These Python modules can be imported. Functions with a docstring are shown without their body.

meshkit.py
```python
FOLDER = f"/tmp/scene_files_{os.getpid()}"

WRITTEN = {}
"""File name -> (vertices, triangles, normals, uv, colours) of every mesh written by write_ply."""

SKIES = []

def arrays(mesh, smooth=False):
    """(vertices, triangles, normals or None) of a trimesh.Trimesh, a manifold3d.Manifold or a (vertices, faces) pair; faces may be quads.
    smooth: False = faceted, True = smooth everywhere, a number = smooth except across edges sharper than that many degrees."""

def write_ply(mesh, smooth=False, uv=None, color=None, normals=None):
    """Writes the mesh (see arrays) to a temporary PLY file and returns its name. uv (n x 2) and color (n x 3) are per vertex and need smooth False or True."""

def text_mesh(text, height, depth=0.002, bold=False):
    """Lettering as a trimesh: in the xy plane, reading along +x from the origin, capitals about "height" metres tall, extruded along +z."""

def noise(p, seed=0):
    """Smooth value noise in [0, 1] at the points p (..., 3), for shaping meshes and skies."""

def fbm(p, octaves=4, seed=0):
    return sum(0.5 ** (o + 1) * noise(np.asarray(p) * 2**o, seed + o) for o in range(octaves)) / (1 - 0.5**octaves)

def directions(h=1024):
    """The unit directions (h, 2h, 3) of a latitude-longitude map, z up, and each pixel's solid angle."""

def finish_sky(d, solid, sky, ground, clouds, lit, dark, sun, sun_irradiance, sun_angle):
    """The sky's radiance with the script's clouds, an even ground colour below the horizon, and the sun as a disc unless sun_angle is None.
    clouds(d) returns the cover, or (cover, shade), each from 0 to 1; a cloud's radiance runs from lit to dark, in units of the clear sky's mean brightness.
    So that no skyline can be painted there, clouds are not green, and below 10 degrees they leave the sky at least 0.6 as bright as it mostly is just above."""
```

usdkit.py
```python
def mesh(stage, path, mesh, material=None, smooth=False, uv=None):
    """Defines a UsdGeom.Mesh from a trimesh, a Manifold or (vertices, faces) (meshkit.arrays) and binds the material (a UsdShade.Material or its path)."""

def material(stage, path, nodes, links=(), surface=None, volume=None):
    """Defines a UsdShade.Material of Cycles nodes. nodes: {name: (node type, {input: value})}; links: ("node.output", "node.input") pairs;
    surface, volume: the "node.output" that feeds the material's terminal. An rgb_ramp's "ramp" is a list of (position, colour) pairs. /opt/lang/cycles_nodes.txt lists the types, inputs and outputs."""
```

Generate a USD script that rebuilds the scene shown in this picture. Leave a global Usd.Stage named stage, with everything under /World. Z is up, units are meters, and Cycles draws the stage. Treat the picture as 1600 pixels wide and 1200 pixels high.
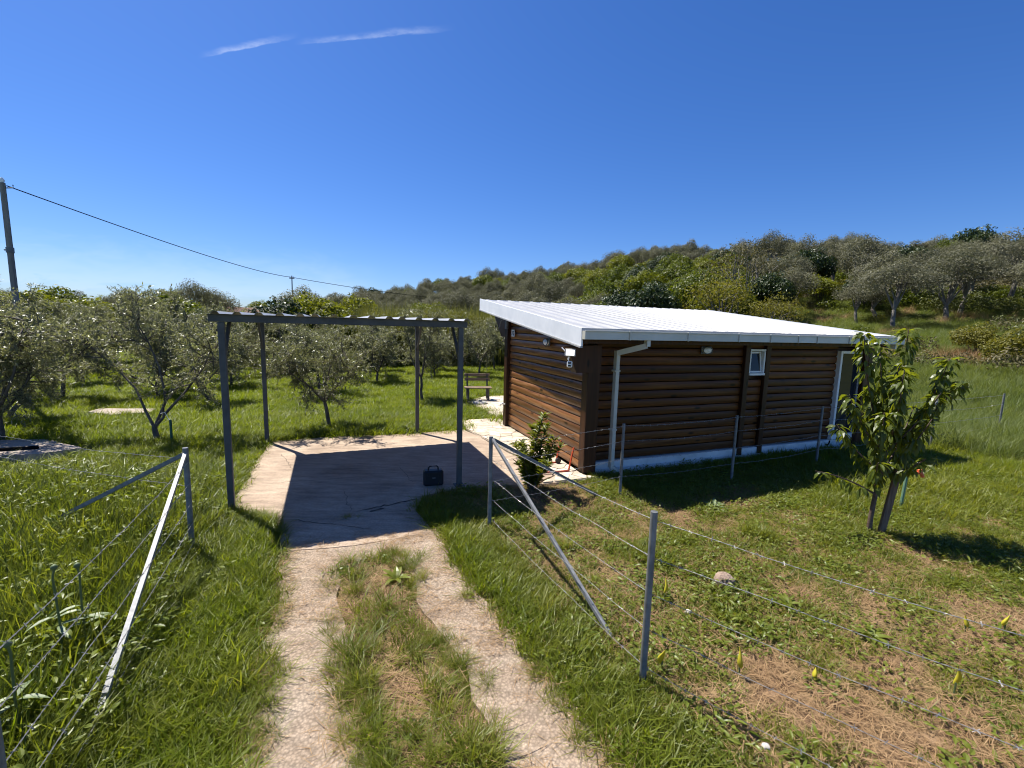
import math, random
import numpy as np, trimesh, shapely
from shapely.geometry import Polygon, MultiPoint, LineString
from shapely.ops import voronoi_diagram
from pxr import Usd, UsdGeom, UsdLux, UsdShade, Gf, Sdf, Vt
import usdkit, meshkit

stage = Usd.Stage.CreateInMemory()
UsdGeom.SetStageUpAxis(stage, 'Z'); UsdGeom.SetStageMetersPerUnit(stage, 1.0)
UsdGeom.Xform.Define(stage, '/World')
PI = math.pi

# ------------------------------------------------------------------ camera, sky, sun, exposure
EYE, PITCH, ROLL, FOCAL = 2.45, math.radians(7.3675), math.radians(1.5037), 694.04
EXPOSURE = 1.02
SUN_DIR = np.array([-1.17, 0.848, 2.5]); SUN_DIR /= np.linalg.norm(SUN_DIR)
SUN_INT, SKY_STR = 1.22, 0.05
cam = UsdGeom.Camera.Define(stage, '/World/camera')
cam.CreateHorizontalApertureAttr(36.0); cam.CreateVerticalApertureAttr(27.0)
cam.CreateFocalLengthAttr(FOCAL / 1600 * 36.0); cam.CreateClippingRangeAttr(Gf.Vec2f(0.05, 3000))
cam.CreateExposureAttr(EXPOSURE)
_f = np.array([0, math.cos(PITCH), -math.sin(PITCH)]); _u = np.array([0, math.sin(PITCH), math.cos(PITCH)]); _x = np.array([1.0, 0, 0])
_r = math.cos(ROLL) * _x + math.sin(ROLL) * _u; _up = -math.sin(ROLL) * _x + math.cos(ROLL) * _u
cam.AddTransformOp().Set(Gf.Matrix4d(*_r, 0, *_up, 0, *(-_f), 0, 0, 0, EYE, 1))

LOOKS = '/World/Looks'
UsdGeom.Scope.Define(stage, LOOKS)
MATS = {}
def mat(name, nodes, links, surface='p.BSDF', volume=None):
    MATS[name] = usdkit.material(stage, f'{LOOKS}/{name}', nodes, links, surface=surface, volume=volume)
    return MATS[name]

el, rot = math.asin(SUN_DIR[2]), math.atan2(SUN_DIR[0], SUN_DIR[1])
# sky with two thin cirrus wisps and a faint low veil, all fixed to directions of the sky
def band(n, nodes, links, u0, u1, w0, w1, thick, amp):
    """a streak of cirrus from (u0,w0) to (u1,w1) in the plane y=1 of directions"""
    sl = (w1 - w0) / (u1 - u0)
    nodes.update({
        n + 'l': ('math', {'math_type': 'multiply_add', 'value2': -sl, 'value3': sl * u0 - w0}),   # -sl*u + (sl*u0-w0)
        n + 'd': ('math', {'math_type': 'add'}),                                                   # w - line
        n + 'wob': ('math', {'math_type': 'multiply_add', 'value2': thick * 2.2, 'value3': -thick * 1.1}),
        n + 'd2': ('math', {'math_type': 'add'}),
        n + 'up': ('map_range', {'range_type': 'smoothstep', 'from_min': -thick * .35, 'from_max': thick * .1, 'to_min': 0.0, 'to_max': 1.0, 'clamp': True}),
        n + 'dn': ('map_range', {'range_type': 'smoothstep', 'from_min': thick * .1, 'from_max': thick * 1.9, 'to_min': 1.0, 'to_max': 0.0, 'clamp': True}),
        n + 'a': ('map_range', {'range_type': 'smoothstep', 'from_min': u0 - .02, 'from_max': u0 + .06, 'to_min': 0.0, 'to_max': 1.0, 'clamp': True}),
        n + 'b': ('map_range', {'range_type': 'smoothstep', 'from_min': u1 - .09, 'from_max': u1 + .02, 'to_min': 1.0, 'to_max': 0.0, 'clamp': True}),
        n + 'm1': ('math', {'math_type': 'multiply'}), n + 'm2': ('math', {'math_type': 'multiply'}),
        n + 'm3': ('math', {'math_type': 'multiply'}), n + 'm4': ('math', {'math_type': 'multiply', 'value2': amp})})
    links += [('u.value', n + 'l.value1'), (n + 'l.value', n + 'd.value1'), ('w.value', n + 'd.value2'),
              ('nz.fac', n + 'wob.value1'), (n + 'd.value', n + 'd2.value1'), (n + 'wob.value', n + 'd2.value2'),
              (n + 'd2.value', n + 'up.value'), (n + 'd2.value', n + 'dn.value'), ('u.value', n + 'a.value'), ('u.value', n + 'b.value'),
              (n + 'up.result', n + 'm1.value1'), (n + 'dn.result', n + 'm1.value2'), (n + 'a.result', n + 'm2.value1'), (n + 'b.result', n + 'm2.value2'),
              (n + 'm1.value', n + 'm3.value1'), (n + 'm2.value', n + 'm3.value2'), (n + 'm3.value', n + 'm4.value1')]
    return n + 'm4.value'
sn = {'tc': ('texture_coordinate', {}), 'sx': ('separate_xyz', {}),
      'yy': ('math', {'math_type': 'maximum', 'value2': 0.02}),
      'u': ('math', {'math_type': 'divide'}), 'w': ('math', {'math_type': 'divide'}), 'uw': ('combine_xyz', {'z': 0.0}),
      'mp': ('mapping', {'scale': (9.0, 34.0, 1.0), 'rotation': (0, 0, 0.35)}), 'nz': ('noise_texture', {'scale': 1.0, 'detail': 6.0, 'roughness': .62, 'distortion': .5}),
      'mp2': ('mapping', {'scale': (30.0, 70.0, 1.0), 'rotation': (0, 0, 0.9)}), 'nz2': ('noise_texture', {'scale': 1.0, 'detail': 4.0, 'roughness': .6}),
      'n2r': ('map_range', {'from_min': .3, 'from_max': .62, 'to_min': .25, 'to_max': 1.0, 'clamp': True}),
      'sky': ('sky_texture', {'sky_type': 'single_scattering', 'sun_disc': False, 'sun_elevation': el, 'sun_rotation': rot, 'altitude': 300.0, 'air_density': 1.0, 'aerosol_density': 0.55, 'ozone_density': 4.0}),
      'add1': ('math', {'math_type': 'add'}), 'add2': ('math', {'math_type': 'add'}), 'tex': ('math', {'math_type': 'multiply'}),
      'hsv': ('hsv', {'hue': 0.5, 'saturation': 1.22, 'value': 1.0, 'fac': 1.0}),
      'tint': ('mix', {'mix_type': 'multiply', 'fac': 1.0, 'color2': (.85, 1.01, 1.39)}),
      'mx': ('mix', {'mix_type': 'mix', 'color2': (9.5, 10.5, 12.5)}), 'bg': ('background_shader', {'strength': SKY_STR})}
sl = [('tc.generated', 'sx.vector'), ('sx.y', 'yy.value1'), ('sx.x', 'u.value1'), ('yy.value', 'u.value2'), ('sx.z', 'w.value1'), ('yy.value', 'w.value2'),
      ('u.value', 'uw.x'), ('w.value', 'uw.y'), ('uw.vector', 'mp.vector'), ('mp.vector', 'nz.vector'), ('uw.vector', 'mp2.vector'), ('mp2.vector', 'nz2.vector'), ('nz2.fac', 'n2r.value')]
b1 = band('wa', sn, sl, -0.655, -0.470, 0.538, 0.578, .008, .30)
b2 = band('wb', sn, sl, -0.455, -0.150, 0.568, 0.602, .008, .20)
b3 = band('wc', sn, sl, -1.60, -0.30, 0.100, 0.040, .06, .16)
sl += [(b1, 'add1.value1'), (b2, 'add1.value2'), ('add1.value', 'tex.value1'), ('n2r.result', 'tex.value2'), ('tex.value', 'add2.value1'), (b3, 'add2.value2'),
       ('sky.color', 'hsv.color'), ('hsv.color', 'tint.color1'), ('tint.color', 'mx.color1'), ('add2.value', 'mx.fac'), ('mx.color', 'bg.color')]
mat('sky_material', sn, sl, surface='bg.background')
dome = UsdLux.DomeLight.Define(stage, '/World/sky')
UsdShade.MaterialBindingAPI.Apply(dome.GetPrim()).Bind(MATS['sky_material'])
dome.GetPrim().SetCustomDataByKey('kind', 'structure')
sun = UsdLux.DistantLight.Define(stage, '/World/sun')
sun.CreateNormalizeAttr(True); sun.CreateIntensityAttr(SUN_INT); sun.CreateAngleAttr(0.5); sun.CreateColorAttr(Gf.Vec3f(1.0, .955, .87))
sun.AddRotateZOp().Set(math.degrees(math.atan2(SUN_DIR[1], SUN_DIR[0])) + 90.0)
sun.AddRotateXOp().Set(90 - math.degrees(el))

# ------------------------------------------------------------------ helpers
COUNT = {}
def fresh(parent, name):
    k = (parent, name); n = COUNT.get(k, -1) + 1; COUNT[k] = n
    return f'{parent}/{name}' if n == 0 else f'{parent}/{name}_{n:03d}'
def data(prim, **kw):
    p = prim.GetPrim() if hasattr(prim, 'GetPrim') else prim
    for k, v in kw.items():
        if v: p.SetCustomDataByKey({'cat': 'category'}.get(k, k), v)
    return p
def thing(name, label=None, cat=None, loc=(0, 0, 0), rz=0.0, scale=None, group=None, kind=None, parent='/World', rx=0.0, ry=0.0):
    x = UsdGeom.Xform.Define(stage, fresh(parent, name))
    x.AddTranslateOp().Set(Gf.Vec3d(*map(float, loc)))
    if rz: x.AddRotateZOp().Set(math.degrees(rz))
    if rx: x.AddRotateXOp().Set(math.degrees(rx))
    if ry: x.AddRotateYOp().Set(math.degrees(ry))
    if scale is not None: x.AddScaleOp().Set(Gf.Vec3f(*(scale if np.ndim(scale) else (scale,) * 3)))
    data(x, label=label, cat=cat, group=group, kind=kind)
    return str(x.GetPath())
def part(parent, name, m, material, smooth=False, label=None):
    p = fresh(parent, name)
    usdkit.mesh(stage, p, m, MATS[material], smooth=smooth)
    if label: data(stage.GetPrimAtPath(p), label=label)
    return p
def single(name, m, material, label=None, cat=None, group=None, kind=None, smooth=False):
    p = part('/World', name, m, material, smooth); data(stage.GetPrimAtPath(p), label=label, cat=cat, group=group, kind=kind); return p
KIND_N = [0]
def kind_of(name, build):
    """a class prim with parts that copies reference"""
    c = stage.CreateClassPrim(f'/World/{name}')
    build(str(c.GetPath())); return str(c.GetPath())
def copy(kind, name, label, cat, loc, rz=0.0, scale=None, group=None):
    p = thing(name, label, cat, loc, rz, scale, group)
    pr = stage.GetPrimAtPath(p); pr.GetReferences().AddInternalReference(kind); pr.SetInstanceable(True)
    return p

class MB:
    def __init__(s): s.v, s.f, s.n = [], [], 0
    def add(s, v, f):
        v = np.asarray(v, float); f = np.asarray(f, int)
        if f.shape[1] == 4: f = np.vstack([f[:, [0, 1, 2]], f[:, [0, 2, 3]]])
        s.v.append(v); s.f.append(f + s.n); s.n += len(v); return s
    def tm(s, m): return s.add(m.vertices, m.faces)
    def mesh(s): return (np.vstack(s.v), np.vstack(s.f))
BOXF = np.array([[0, 2, 3, 1], [4, 5, 7, 6], [0, 1, 5, 4], [2, 6, 7, 3], [0, 4, 6, 2], [1, 3, 7, 5]])
def box(x0, x1, y0, y1, z0, z1):
    v = np.array([[x, y, z] for z in (z0, z1) for y in (y0, y1) for x in (x0, x1)], float)
    return v, BOXF
def cbox(x0, x1, y0, y1, z0, z1, c=.006):
    """box with chamfered edges"""
    lo, hi = np.array([x0, y0, z0], float), np.array([x1, y1, z1], float); c = min(c, (hi - lo).min() * .45); P = []
    for s in np.ndindex(2, 2, 2):
        for k in range(3):
            q = np.where(s, hi, lo); ins = np.where(np.array(s) == 1, -c, c); ins[k] = 0; P.append(q + ins)
    h = trimesh.convex.convex_hull(np.array(P)); return np.array(h.vertices), np.array(h.faces)
def tube(pts, rad, sides=6, cap=True):
    p = np.asarray(pts, float); rad = np.broadcast_to(rad, (len(p),)).astype(float)
    t = np.gradient(p, axis=0); t /= np.linalg.norm(t, axis=1, keepdims=True) + 1e-12
    ref = np.where(np.abs(t[:, 2:]) < .9, [[0, 0, 1.]], [[1., 0, 0]])
    if len(p) > 1: ref[:] = ref[0] if abs(np.dot(t[0], t[-1])) > .3 else ref
    a = np.cross(t, ref); a /= np.linalg.norm(a, axis=1, keepdims=True) + 1e-12; b = np.cross(t, a)
    ang = np.arange(sides) * 2 * PI / sides
    v = p[:, None] + rad[:, None, None] * (np.cos(ang)[None, :, None] * a[:, None] + np.sin(ang)[None, :, None] * b[:, None])
    i, j = np.meshgrid(np.arange(len(p) - 1), np.arange(sides), indexing='ij')
    q = np.stack([i * sides + j, i * sides + (j + 1) % sides, (i + 1) * sides + (j + 1) % sides, (i + 1) * sides + j], -1).reshape(-1, 4)
    v = v.reshape(-1, 3); f = np.vstack([q[:, [0, 2, 1]], q[:, [0, 3, 2]]])
    if cap:
        n = len(v); v = np.vstack([v, p[:1], p[-1:]]); k = np.arange(sides); e = (len(p) - 1) * sides
        f = np.vstack([f, np.stack([k, (k + 1) % sides, np.full(sides, n)], 1), np.stack([e + (k + 1) % sides, e + k, np.full(sides, n + 1)], 1)])
    return v, f
def bar(a, b, w, h=None, up=(0, 0, 1)):
    """square bar from a to b"""
    h = h or w; a, b = np.asarray(a, float), np.asarray(b, float); t = b - a; L = np.linalg.norm(t); t /= L
    s = np.cross(t, up)
    if np.linalg.norm(s) < 1e-3: s = np.cross(t, (0, 1, 0))
    s /= np.linalg.norm(s); n = np.cross(s, t)
    v, f = box(0, L, -w / 2, w / 2, -h / 2, h / 2)
    return a + v[:, :1] * t + v[:, 1:2] * (-s) + v[:, 2:] * n, f
def extrude(poly, z0, z1):
    m = trimesh.creation.extrude_polygon(poly, z1 - z0, engine='earcut'); m.apply_translation([0, 0, z0]); return np.array(m.vertices), np.array(m.faces)
def smoothstep(x, a, b):
    t = np.clip((np.asarray(x, float) - a) / (b - a), 0, 1); return t * t * (3 - 2 * t)
def fbm2(x, y, s, seed=0, oct=3):
    return meshkit.fbm(np.stack([np.asarray(x) * s, np.asarray(y) * s, np.zeros_like(np.asarray(x, float))], -1), oct, seed)

# ------------------------------------------------------------------ materials
def leaf(name, c1, c2, under=None, trans=.3, tcol=None, rough=.45, spec=.4, var=1.0):
    n = {'g': ('geometry', {}), 'o': ('object_info', {}), 'm': ('math', {'math_type': 'multiply_add', 'value2': .65 * var}),
         'm0': ('math', {'math_type': 'multiply', 'value2': .35}), 'mx': ('mix', {'color1': c1, 'color2': c2}),
         'p': ('principled_bsdf', {'roughness': rough, 'specular_ior_level': spec}), 't': ('translucent_bsdf', {}), 'mc': ('mix_closure', {'fac': trans}),
         'tm': ('mix', {'mix_type': 'multiply', 'fac': 1.0, 'color2': tcol or (1.7, 1.6, .8)})}
    l = [('o.random', 'm0.value1'), ('g.random_per_island', 'm.value1'), ('m0.value', 'm.value3'), ('m.value', 'mx.fac'),
         ('p.BSDF', 'mc.closure1'), ('t.BSDF', 'mc.closure2'), ('mx.color', 'tm.color1'), ('tm.color', 't.color')]
    if under is not None:
        n['u'] = ('mix', {'color2': under}); l += [('mx.color', 'u.color1'), ('g.backfacing', 'u.fac'), ('u.color', 'p.base_color')]
    else: l.append(('mx.color', 'p.base_color'))
    return mat(name, n, l, surface='mc.closure')
leaf('grass_blade', (.10, .13, .010), (.32, .31, .05), trans=.48, rough=.42, spec=.35)
leaf('lush_grass_blade', (.105, .15, .006), (.29, .305, .03), trans=.52, rough=.42, spec=.3)
leaf('tall_grass_blade', (.06, .09, .010), (.23, .235, .04), trans=.46, rough=.4, spec=.35)
leaf('meadow_grass_blade', (.09, .125, .03), (.22, .235, .075), trans=.42, rough=.5, spec=.3)
leaf('dry_grass_blade', (.27, .165, .08), (.50, .36, .20), trans=.15, tcol=(1, .9, .7), rough=.6, spec=.2)
leaf('weed_leaf', (.11, .15, .016), (.30, .31, .055), trans=.46, rough=.4, spec=.4)
leaf('olive_leaf', (.125, .13, .06), (.24, .24, .13), under=(.34, .34, .24), trans=.38, tcol=(1.6, 1.6, .9), rough=.34, spec=.6)
leaf('hill_olive_leaf', (.085, .085, .045), (.255, .245, .165), under=(.24, .23, .16), trans=.28, tcol=(1.4, 1.4, 1), rough=.55, spec=.3)
leaf('green_leaf', (.07, .095, .008), (.14, .16, .018), trans=.40, rough=.45, spec=.35)
leaf('bright_green_leaf', (.105, .125, .008), (.20, .205, .022), trans=.45, rough=.45, spec=.35)
leaf('yellow_green_leaf', (.12, .12, .015), (.23, .205, .04), trans=.38, rough=.5, spec=.3)
leaf('dark_green_leaf', (.018, .034, .007), (.05, .075, .014), trans=.2, rough=.45, spec=.35)
leaf('scrub_leaf', (.065, .08, .018), (.13, .14, .035), trans=.3, rough=.5, spec=.3)
leaf('dry_scrub_leaf', (.11, .10, .05), (.20, .17, .09), trans=.2, rough=.6, spec=.2)
leaf('cane_leaf', (.11, .12, .03), (.22, .21, .075), trans=.35, rough=.5, spec=.3)
leaf('cherry_leaf', (.075, .11, .014), (.165, .20, .028), trans=.55, tcol=(2.2, 1.8, .6), rough=.38, spec=.55)
leaf('shrub_leaf', (.11, .14, .014), (.28, .28, .03), trans=.5, tcol=(2.0, 1.7, .6), rough=.42, spec=.4)
leaf('arum_petal', (.50, .44, .03), (.66, .58, .06), trans=.3, tcol=(1, 1, .6), rough=.5)
leaf('poppy_pod', (.11, .15, .06), (.19, .23, .11), trans=.1, rough=.5)

def noisy(name, c1, c2, scale=6.0, rough=.6, bump=.2, bscale=None, detail=6.0, spec=.4, metallic=0.0, dist=.01, c3=None, stretch=None, lo=.35, hi=.65):
    n = {'tc': ('texture_coordinate', {}), 'mp': ('mapping', {'scale': stretch or (1, 1, 1)}), 'n': ('noise_texture', {'scale': scale, 'detail': detail, 'roughness': .62}),
         'r': ('rgb_ramp', {'ramp': [(lo, c1), (hi, c2)] if c3 is None else [(lo, c1), (.5, c3), (hi, c2)]}),
         'b': ('noise_texture', {'scale': bscale or scale * 6, 'detail': 4.0}), 'bp': ('bump', {'strength': bump, 'distance': dist}),
         'p': ('principled_bsdf', {'roughness': rough, 'specular_ior_level': spec, 'metallic': metallic})}
    return mat(name, n, [('tc.object', 'mp.vector'), ('mp.vector', 'n.vector'), ('mp.vector', 'b.vector'), ('n.fac', 'r.fac'), ('r.color', 'p.base_color'), ('b.fac', 'bp.height'), ('bp.normal', 'p.normal')])
noisy('painted_steel', (.055, .056, .055), (.085, .085, .082), 5, .55, .08, spec=.3)
noisy('galvanised_steel', (.15, .153, .155), (.23, .233, .235), 18, .55, .1, 60, spec=.4, metallic=.25)
noisy('dull_galvanised', (.10, .105, .105), (.175, .18, .178), 14, .55, .1, 60, spec=.35, metallic=.2)
noisy('wire_metal', (.19, .185, .175), (.34, .33, .315), 30, .4, .05, spec=.5, metallic=.5)
noisy('roof_white', (.29, .292, .295), (.36, .36, .36), 2.2, .42, .05, spec=.35, stretch=(2.5, .5, 1))
noisy('gutter_white', (.45, .43, .35), (.52, .50, .42), 2.0, .4, .03, spec=.4)
noisy('trim_white', (.66, .68, .70), (.76, .77, .78), 2.5, .4, .04, spec=.4)
noisy('plinth_paint', (.50, .49, .46), (.66, .65, .62), 3.0, .7, .3, 30, c3=(.60, .59, .56))
noisy('plastic_white', (.70, .70, .68), (.78, .78, .76), 4, .4, .02)
noisy('black_plastic', (.006, .006, .007), (.012, .012, .013), 8, .4, .1)
noisy('dark_cable', (.006, .006, .006), (.012, .012, .012), 8, .95, .02, spec=.0)
noisy('red_paint', (.42, .055, .018), (.55, .09, .03), 9, .45, .15)
noisy('orange_plastic', (.60, .10, .035), (.70, .15, .05), 9, .4, .05)
noisy('green_tube', (.10, .19, .12), (.15, .25, .16), 9, .5, .05)
noisy('dark_green_tube', (.015, .07, .04), (.03, .10, .06), 9, .5, .05)
noisy('bark', (.045, .035, .025), (.15, .125, .10), 9, .85, .7, 40, dist=.02, stretch=(1, 1, .35))
noisy('pale_bark', (.09, .08, .065), (.19, .17, .145), 7, .85, .6, 40, dist=.02, stretch=(1, 1, .35))
noisy('cherry_bark', (.05, .03, .022), (.12, .08, .06), 12, .7, .5, 30, dist=.01, stretch=(1, 1, 2.0))
noisy('stake_wood', (.08, .05, .03), (.17, .115, .07), 5, .8, .5, 30, stretch=(8, 8, .7))
noisy('bench_wood', (.17, .115, .07), (.28, .20, .12), 4, .7, .3, 30, stretch=(1, 9, 9))
noisy('bench_iron', (.05, .045, .04), (.10, .09, .08), 12, .6, .3)
noisy('pole_wood', (.13, .12, .105), (.22, .205, .18), 3, .85, .5, 20, stretch=(5, 5, .4))
noisy('field_stone', (.16, .11, .08), (.34, .25, .19), 14, .9, .8, 50, dist=.02)
noisy('pale_stone', (.50, .46, .40), (.66, .61, .54), 9, .85, .6, 40)
noisy('base_concrete', (.30, .28, .26), (.40, .38, .35), 9, .85, .4, 60)
noisy('rusty_tile', (.09, .05, .032), (.17, .095, .06), 3, .85, .5, 12)
noisy('orange_tile', (.38, .17, .09), (.52, .26, .15), 3, .85, .5, 12)
noisy('dark_plaster', (.10, .09, .085), (.17, .155, .14), 1.5, .9, .3)
noisy('pale_plaster', (.42, .36, .30), (.52, .46, .38), 1.5, .9, .3)
mat('dark_glass', {'g': ('principled_bsdf', {'base_color': (.012, .014, .016), 'roughness': .06, 'specular_ior_level': .3})}, [], surface='g.BSDF')
mat('window_glass', {'t': ('transparent_bsdf', {'color': (.75, .8, .8)}), 'g': ('glossy_bsdf', {'roughness': .02, 'color': (.9, .9, .9)}), 'f': ('fresnel', {'IOR': 1.5}), 'm': ('mix_closure', {})},
    [('f.fac', 'm.fac'), ('t.BSDF', 'm.closure1'), ('g.BSDF', 'm.closure2')], surface='m.closure')
mat('lamp_glow', {'p': ('principled_bsdf', {'base_color': (.8, .8, .8), 'roughness': .2, 'emission_color': (1, .98, .94), 'emission_strength': .8})}, [])
mat('sign_white', {'p': ('principled_bsdf', {'base_color': (.75, .74, .70), 'roughness': .35})}, [])
mat('sign_ink', {'p': ('principled_bsdf', {'base_color': (.03, .05, .09), 'roughness': .4})}, [])

def wood(name, axis, c1, c2, c3, rough=.45):
    """stained wood with its grain along an axis, knots and a tone per log"""
    s = [11, 11, 11]; s[axis] = .55; k = [5.5, 5.5, 5.5]; k[axis] = 1.9
    n = {'tc': ('texture_coordinate', {}), 'mp': ('mapping', {'scale': s}), 'n': ('noise_texture', {'scale': 1.6, 'detail': 7.0, 'roughness': .65, 'distortion': .7}),
         'r': ('rgb_ramp', {'ramp': [(.30, c1), (.5, c2), (.72, c3)]}), 'mk': ('mapping', {'scale': k}), 'v': ('voronoi_texture', {'scale': 1.0, 'randomness': 1.0}),
         'kr': ('map_range', {'range_type': 'smoothstep', 'from_min': .08, 'from_max': .20, 'to_min': .15, 'to_max': 1.0, 'clamp': True}),
         'km': ('mix', {'mix_type': 'multiply', 'fac': 1.0}), 'kc': ('combine_color', {}),
         'o': ('object_info', {}), 'ov': ('map_range', {'from_min': 0.0, 'from_max': 1.0, 'to_min': .6, 'to_max': 1.4}), 'h': ('hsv', {'hue': .5, 'saturation': 1.0, 'fac': 1.0}),
         'bp': ('bump', {'strength': .45, 'distance': .006}), 'p': ('principled_bsdf', {'roughness': rough, 'specular_ior_level': .28})}
    mat(name, n, [('tc.object', 'mp.vector'), ('mp.vector', 'n.vector'), ('n.fac', 'r.fac'), ('tc.object', 'mk.vector'), ('mk.vector', 'v.vector'), ('v.distance', 'kr.value'),
                  ('kr.result', 'kc.r'), ('kr.result', 'kc.g'), ('kr.result', 'kc.b'), ('r.color', 'km.color1'), ('kc.color', 'km.color2'),
                  ('o.random', 'ov.value'), ('ov.result', 'h.value'), ('km.color', 'h.color'), ('h.color', 'p.base_color'), ('n.fac', 'bp.height'), ('bp.normal', 'p.normal')])
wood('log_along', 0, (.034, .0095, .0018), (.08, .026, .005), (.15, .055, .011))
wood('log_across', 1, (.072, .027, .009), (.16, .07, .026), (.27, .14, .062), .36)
wood('board_upright', 2, (.020, .007, .0025), (.04, .0135, .0045), (.065, .024, .008))

# concrete: tan, stained, with pebbly relief
def concrete(name, c1, c2, c3, speck, bump, hi=1.1, lo=.85):
    n = {'g': ('geometry', {}), 'n': ('noise_texture', {'scale': 1.3, 'detail': 8.0, 'roughness': .65, 'distortion': .4}), 'r': ('rgb_ramp', {'ramp': [(.3, c1), (.5, c2), (.7, c3)]}),
         'mps': ('mapping', {'scale': (2.2, 13, 1), 'rotation': (0, 0, -.39)}), 'ns': ('noise_texture', {'scale': 1.0, 'detail': 7.0, 'roughness': .7}), 'rs': ('map_range', {'from_min': .32, 'from_max': .62, 'to_min': .66, 'to_max': 1.06, 'clamp': True}),
         'v': ('voronoi_texture', {'scale': speck}), 'vr': ('map_range', {'from_min': 0.05, 'from_max': .75, 'to_min': hi, 'to_max': lo, 'clamp': True}),
         'm1': ('math', {'math_type': 'multiply'}), 'cc': ('combine_color', {}), 'mx': ('mix', {'mix_type': 'multiply', 'fac': 1.0}),
         'fb': ('noise_texture', {'scale': speck * .8, 'detail': 5.0, 'roughness': .7}), 'bp': ('bump', {'strength': bump, 'distance': .012}), 'p': ('principled_bsdf', {'roughness': .88, 'specular_ior_level': .25})}
    mat(name, n, [('g.position', 'n.vector'), ('n.fac', 'r.fac'), ('g.position', 'mps.vector'), ('mps.vector', 'ns.vector'), ('ns.fac', 'rs.value'), ('g.position', 'v.vector'), ('g.position', 'fb.vector'), ('v.distance', 'vr.value'),
                  ('vr.result', 'm1.value1'), ('rs.result', 'm1.value2'), ('m1.value', 'cc.r'), ('m1.value', 'cc.g'), ('m1.value', 'cc.b'), ('r.color', 'mx.color1'), ('cc.color', 'mx.color2'), ('mx.color', 'p.base_color'),
                  ('fb.fac', 'bp.height'), ('bp.normal', 'p.normal')])
concrete('slab_concrete', (.30, .22, .16), (.40, .305, .225), (.48, .375, .28), 45, .5)
concrete('drive_concrete', (.22, .155, .105), (.35, .265, .19), (.43, .35, .27), 55, 1.0, 1.22, .66)
concrete('pad_concrete', (.32, .26, .21), (.40, .33, .27), (.46, .39, .32), 40, .4)
n = {'g': ('geometry', {}), 'o': ('object_info', {}), 'n': ('noise_texture', {'scale': 5.0, 'detail': 7.0, 'roughness': .65}), 'r': ('rgb_ramp', {'ramp': [(.3, (.36, .28, .20)), (.5, (.50, .42, .32)), (.72, (.60, .52, .42))]}),
     'ov': ('map_range', {'to_min': .8, 'to_max': 1.12}), 'h': ('hsv', {'hue': .5, 'saturation': .95, 'fac': 1.0}), 'bn': ('noise_texture', {'scale': 30.0, 'detail': 5.0}), 'bp': ('bump', {'strength': .5, 'distance': .01}), 'p': ('principled_bsdf', {'roughness': .8, 'specular_ior_level': .3})}
mat('paving_stone', n, [('g.position', 'n.vector'), ('n.fac', 'r.fac'), ('o.random', 'ov.value'), ('ov.result', 'h.value'), ('r.color', 'h.color'), ('h.color', 'p.base_color'), ('g.position', 'bn.vector'), ('bn.fac', 'bp.height'), ('bp.normal', 'p.normal')])
noisy('paving_joint', (.30, .24, .18), (.42, .35, .27), 12, .9, .5)

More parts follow.
